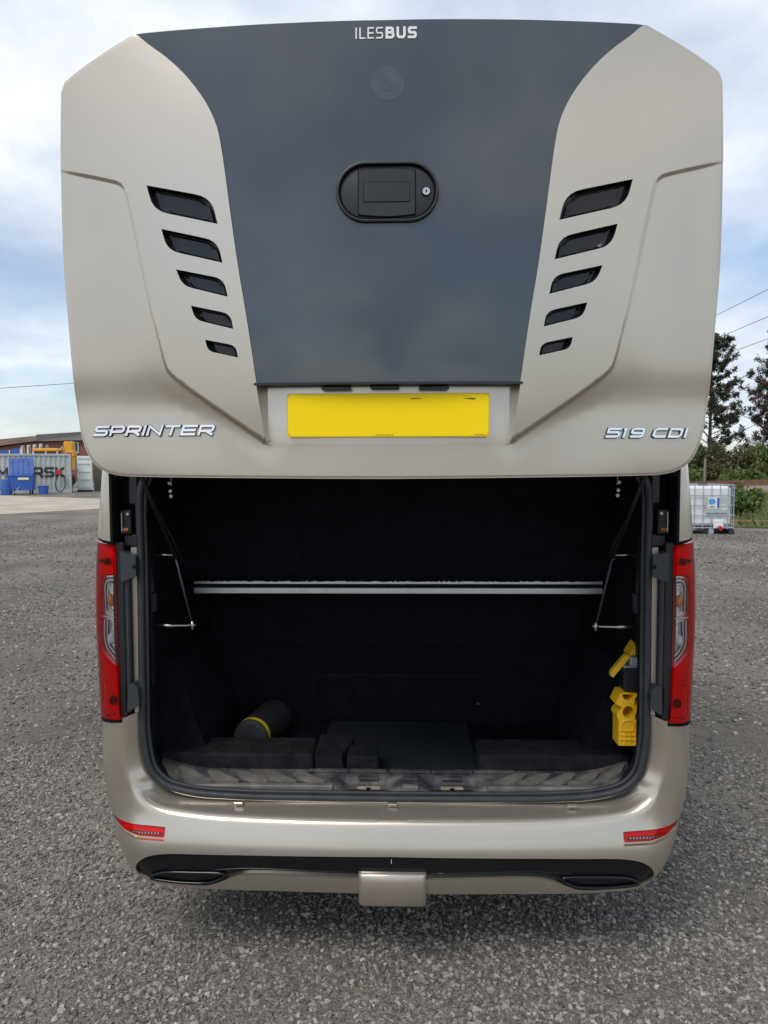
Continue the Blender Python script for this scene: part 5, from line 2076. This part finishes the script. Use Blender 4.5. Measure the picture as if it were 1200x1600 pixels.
def shrub(loc, rx, ry, h, m_, label, n=2600, ls=0.14):
    root = empty('shrub', loc)
    tag(root, label, 'shrub', 'scrub along the railway fence')
    cs = []
    for k in range(16):
        c = np.array([rng.uniform(-rx, rx) * 0.75, rng.uniform(-ry, ry) * 0.7, h * rng.uniform(0.2, 0.82)])
        r_ = rng.uniform(0.22, 0.42) * min(rx, h)
        d = rng.normal(size=(n // 16, 3))
        d /= np.linalg.norm(d, axis=1)[:, None]
        cs.append(c + d * r_ * rng.uniform(0.55, 1.1, (n // 16, 1)))
    c = np.vstack(cs)
    c[:, 2] = np.abs(c[:, 2])
    trimesh('foliage', leaves(c, ls, 1.4, 0.2), m_, root)
    mb = MB()
    for k in range(7):
        a = rng.uniform(0, 6.28)
        mb.tube([(0.1 * math.cos(a), 0.1 * math.sin(a), 0), (rx * 0.4 * math.cos(a), ry * 0.4 * math.sin(a), h * 0.5), (rx * 0.7 * math.cos(a), ry * 0.7 * math.sin(a), h * 0.85)], [0.04, 0.025, 0.008], 5)
    mb.build('stem', BARK, root)
    return root


rng = np.random.default_rng(21)
shrub((18.2, 48.2, 0), 1.6, 1.2, 3.3, LEAF_A, 'dense green shrub growing behind the fence under the green pine', 5200)
shrub((20.3, 50.2, 0), 1.9, 1.3, 3.2, LEAF_B, 'olive shrub tangled behind the slim fence post', 5200)
shrub((22.6, 51.2, 0), 2.0, 1.4, 3.0, LEAF_B, 'bare-looking olive brown shrub left of the second fence post', 5200)
shrub((25.2, 53.5, 0), 2.0, 1.4, 3.1, LEAF_A, 'broad green shrub behind the second fence post', 5200)
shrub((27.6, 54.5, 0), 2.0, 1.4, 3.0, LEAF_B, 'olive shrub at the foot of the browning pine', 4200)
shrub((20.6, 47.6, 0), 0.9, 0.7, 1.35, LEAF_C, 'low round fresh green bush beside the railway', 3000, 0.10)
shrub((17.4, 45.0, 0), 1.2, 0.8, 1.2, LEAF_C, 'low spreading fresh green bush in front of the dense shrub', 3000, 0.10)
shrub((23.0, 49.5, 0), 1.2, 0.8, 1.3, LEAF_C, 'pale green bush in front of the olive shrubs', 3000, 0.10)
shrub((10.3, 21.6, 0), 0.75, 0.6, 1.05, LEAF_C, 'bright leafy bush standing near the white tank and timbers', 3600, 0.065)
for i, (x, y) in enumerate(((18.85, 46.5), (25.3, 51.6))):
    mb = MB()
    mb.tube([(x, y, 0), (x + 0.03, y, 1.9), (x + 0.02, y, 2.05)], [0.09, 0.08, 0.05], 8)
    o = mb.build('fence_post', mat('grey_wood', (0.23, 0.20, 0.16), rough=0.9, var=0.3, vscale=5))
    tag(o, 'slim weathered fence post in front of the dense green shrub' if i == 0 else 'weathered fence post in front of the broad green shrub', 'post', 'railway fence posts')
# far white polytunnel and trees
mb = MB()
pr = [(4.5 * math.cos(R(a)), 3.4 * math.sin(R(a)) ** 0.8) for a in range(0, 181, 15)]
mb.prism(pr, 0, 14, lambda a, b, d: (44 + a * 1.0 + d * 0.6, 92 + d * 0.8, b + 1.4 if b > 0.01 else 0))
o = mb.build('polytunnel', mat('polythene', (0.75, 0.77, 0.77), rough=0.5))
tag(o, 'low white polytunnel far off behind the scrub', 'polytunnel')


# grass blades on the verge: one mass
def grass():
    c = []
    n = 46000
    xy = np.stack([rng.uniform(7.6, 26, n), rng.uniform(17.2, 52, n)], 1)
    k = inside(xy, verge)
    rel_ = (xy - np.array([rc.x, rc.y])) @ np.array([rn.x, rn.y])
    k &= np.abs(rel_) > 2.0
    k &= ((xy[:, 0] - 7.42) ** 2 + (xy[:, 1] - 16.9) ** 2) > 1.0
    k &= xy[:, 0] > 0.33 * (xy[:, 1] + 2.4)       # nearer the tank than the van: only the strip that can be seen
    xy = xy[k]
    h = rng.uniform(0.06, 0.30, len(xy)) * (0.7 + 0.5 * np.sin(xy[:, 0] * 1.7) * np.sin(xy[:, 1] * 0.9))
    a = rng.uniform(0, 6.28, len(xy))
    wd = rng.uniform(0.012, 0.03, len(xy))
    b = np.zeros((len(xy), 3, 3))
    dxy = np.stack([np.cos(a), np.sin(a)], 1)
    b[:, 0, :2] = xy - dxy * wd[:, None]
    b[:, 1, :2] = xy + dxy * wd[:, None]
    b[:, 2, :2] = xy + rng.normal(size=(len(xy), 2)) * 0.08
    b[:, :2, 2] = 0.045
    b[:, 2, 2] = 0.05 + h
    o = trimesh('grass', b, GRASS)
    tag(o, 'rough green grass growing on the verge before the railway', 'grass')
    o['kind'] = 'stuff'


grass()

# overhead lines
POLEM = mat('pole_wood', (0.12, 0.09, 0.07), rough=0.9, var=0.3, vscale=3)
poles = []
for y in (8.0, 128.0):
    ro = empty('utility_pole', (21.4, y, 0))
    mb = MB()
    mb.tube([(0, 0, 0), (0, 0, 13.2)], [0.17, 0.11], 10)
    mb.build('pole', POLEM, ro)
    for z in (12.35, 10.75, 9.5):
        MB().bbox(-0.5, 0.5, -0.06, 0.06, z - 0.1, z, 0.01).build('cross_arm', POLEM, ro)
    tag(ro, 'tall wooden utility pole carrying three overhead wires' if y < 50 else 'far wooden utility pole at the other end of the wires', 'utility pole')
for z, nm in ((12.55, 'highest'), (10.95, 'middle'), (9.65, 'lowest')):
    mb = MB()
    pts = [(21.4, y, z - 0.75 * (1 - ((y - 68) / 60) ** 2)) for y in np.linspace(8, 128, 40)]
    mb.tube(pts, 0.017, 5)
    o = mb.build('overhead_wire', LETT, None)
    tag(o, nm + ' of the three overhead wires above the pines', 'wire', 'overhead wires')
mb = MB()
mb.tube([(-60, 73.5, 8.3), (-33.8, 60.4, 8.0), (-25.3, 56.5, 8.0), (-12, 50, 8.2)], 0.02, 5)
o = mb.build('overhead_wire', LETT, None)
tag(o, 'single thin wire crossing the sky above the brick buildings', 'wire')
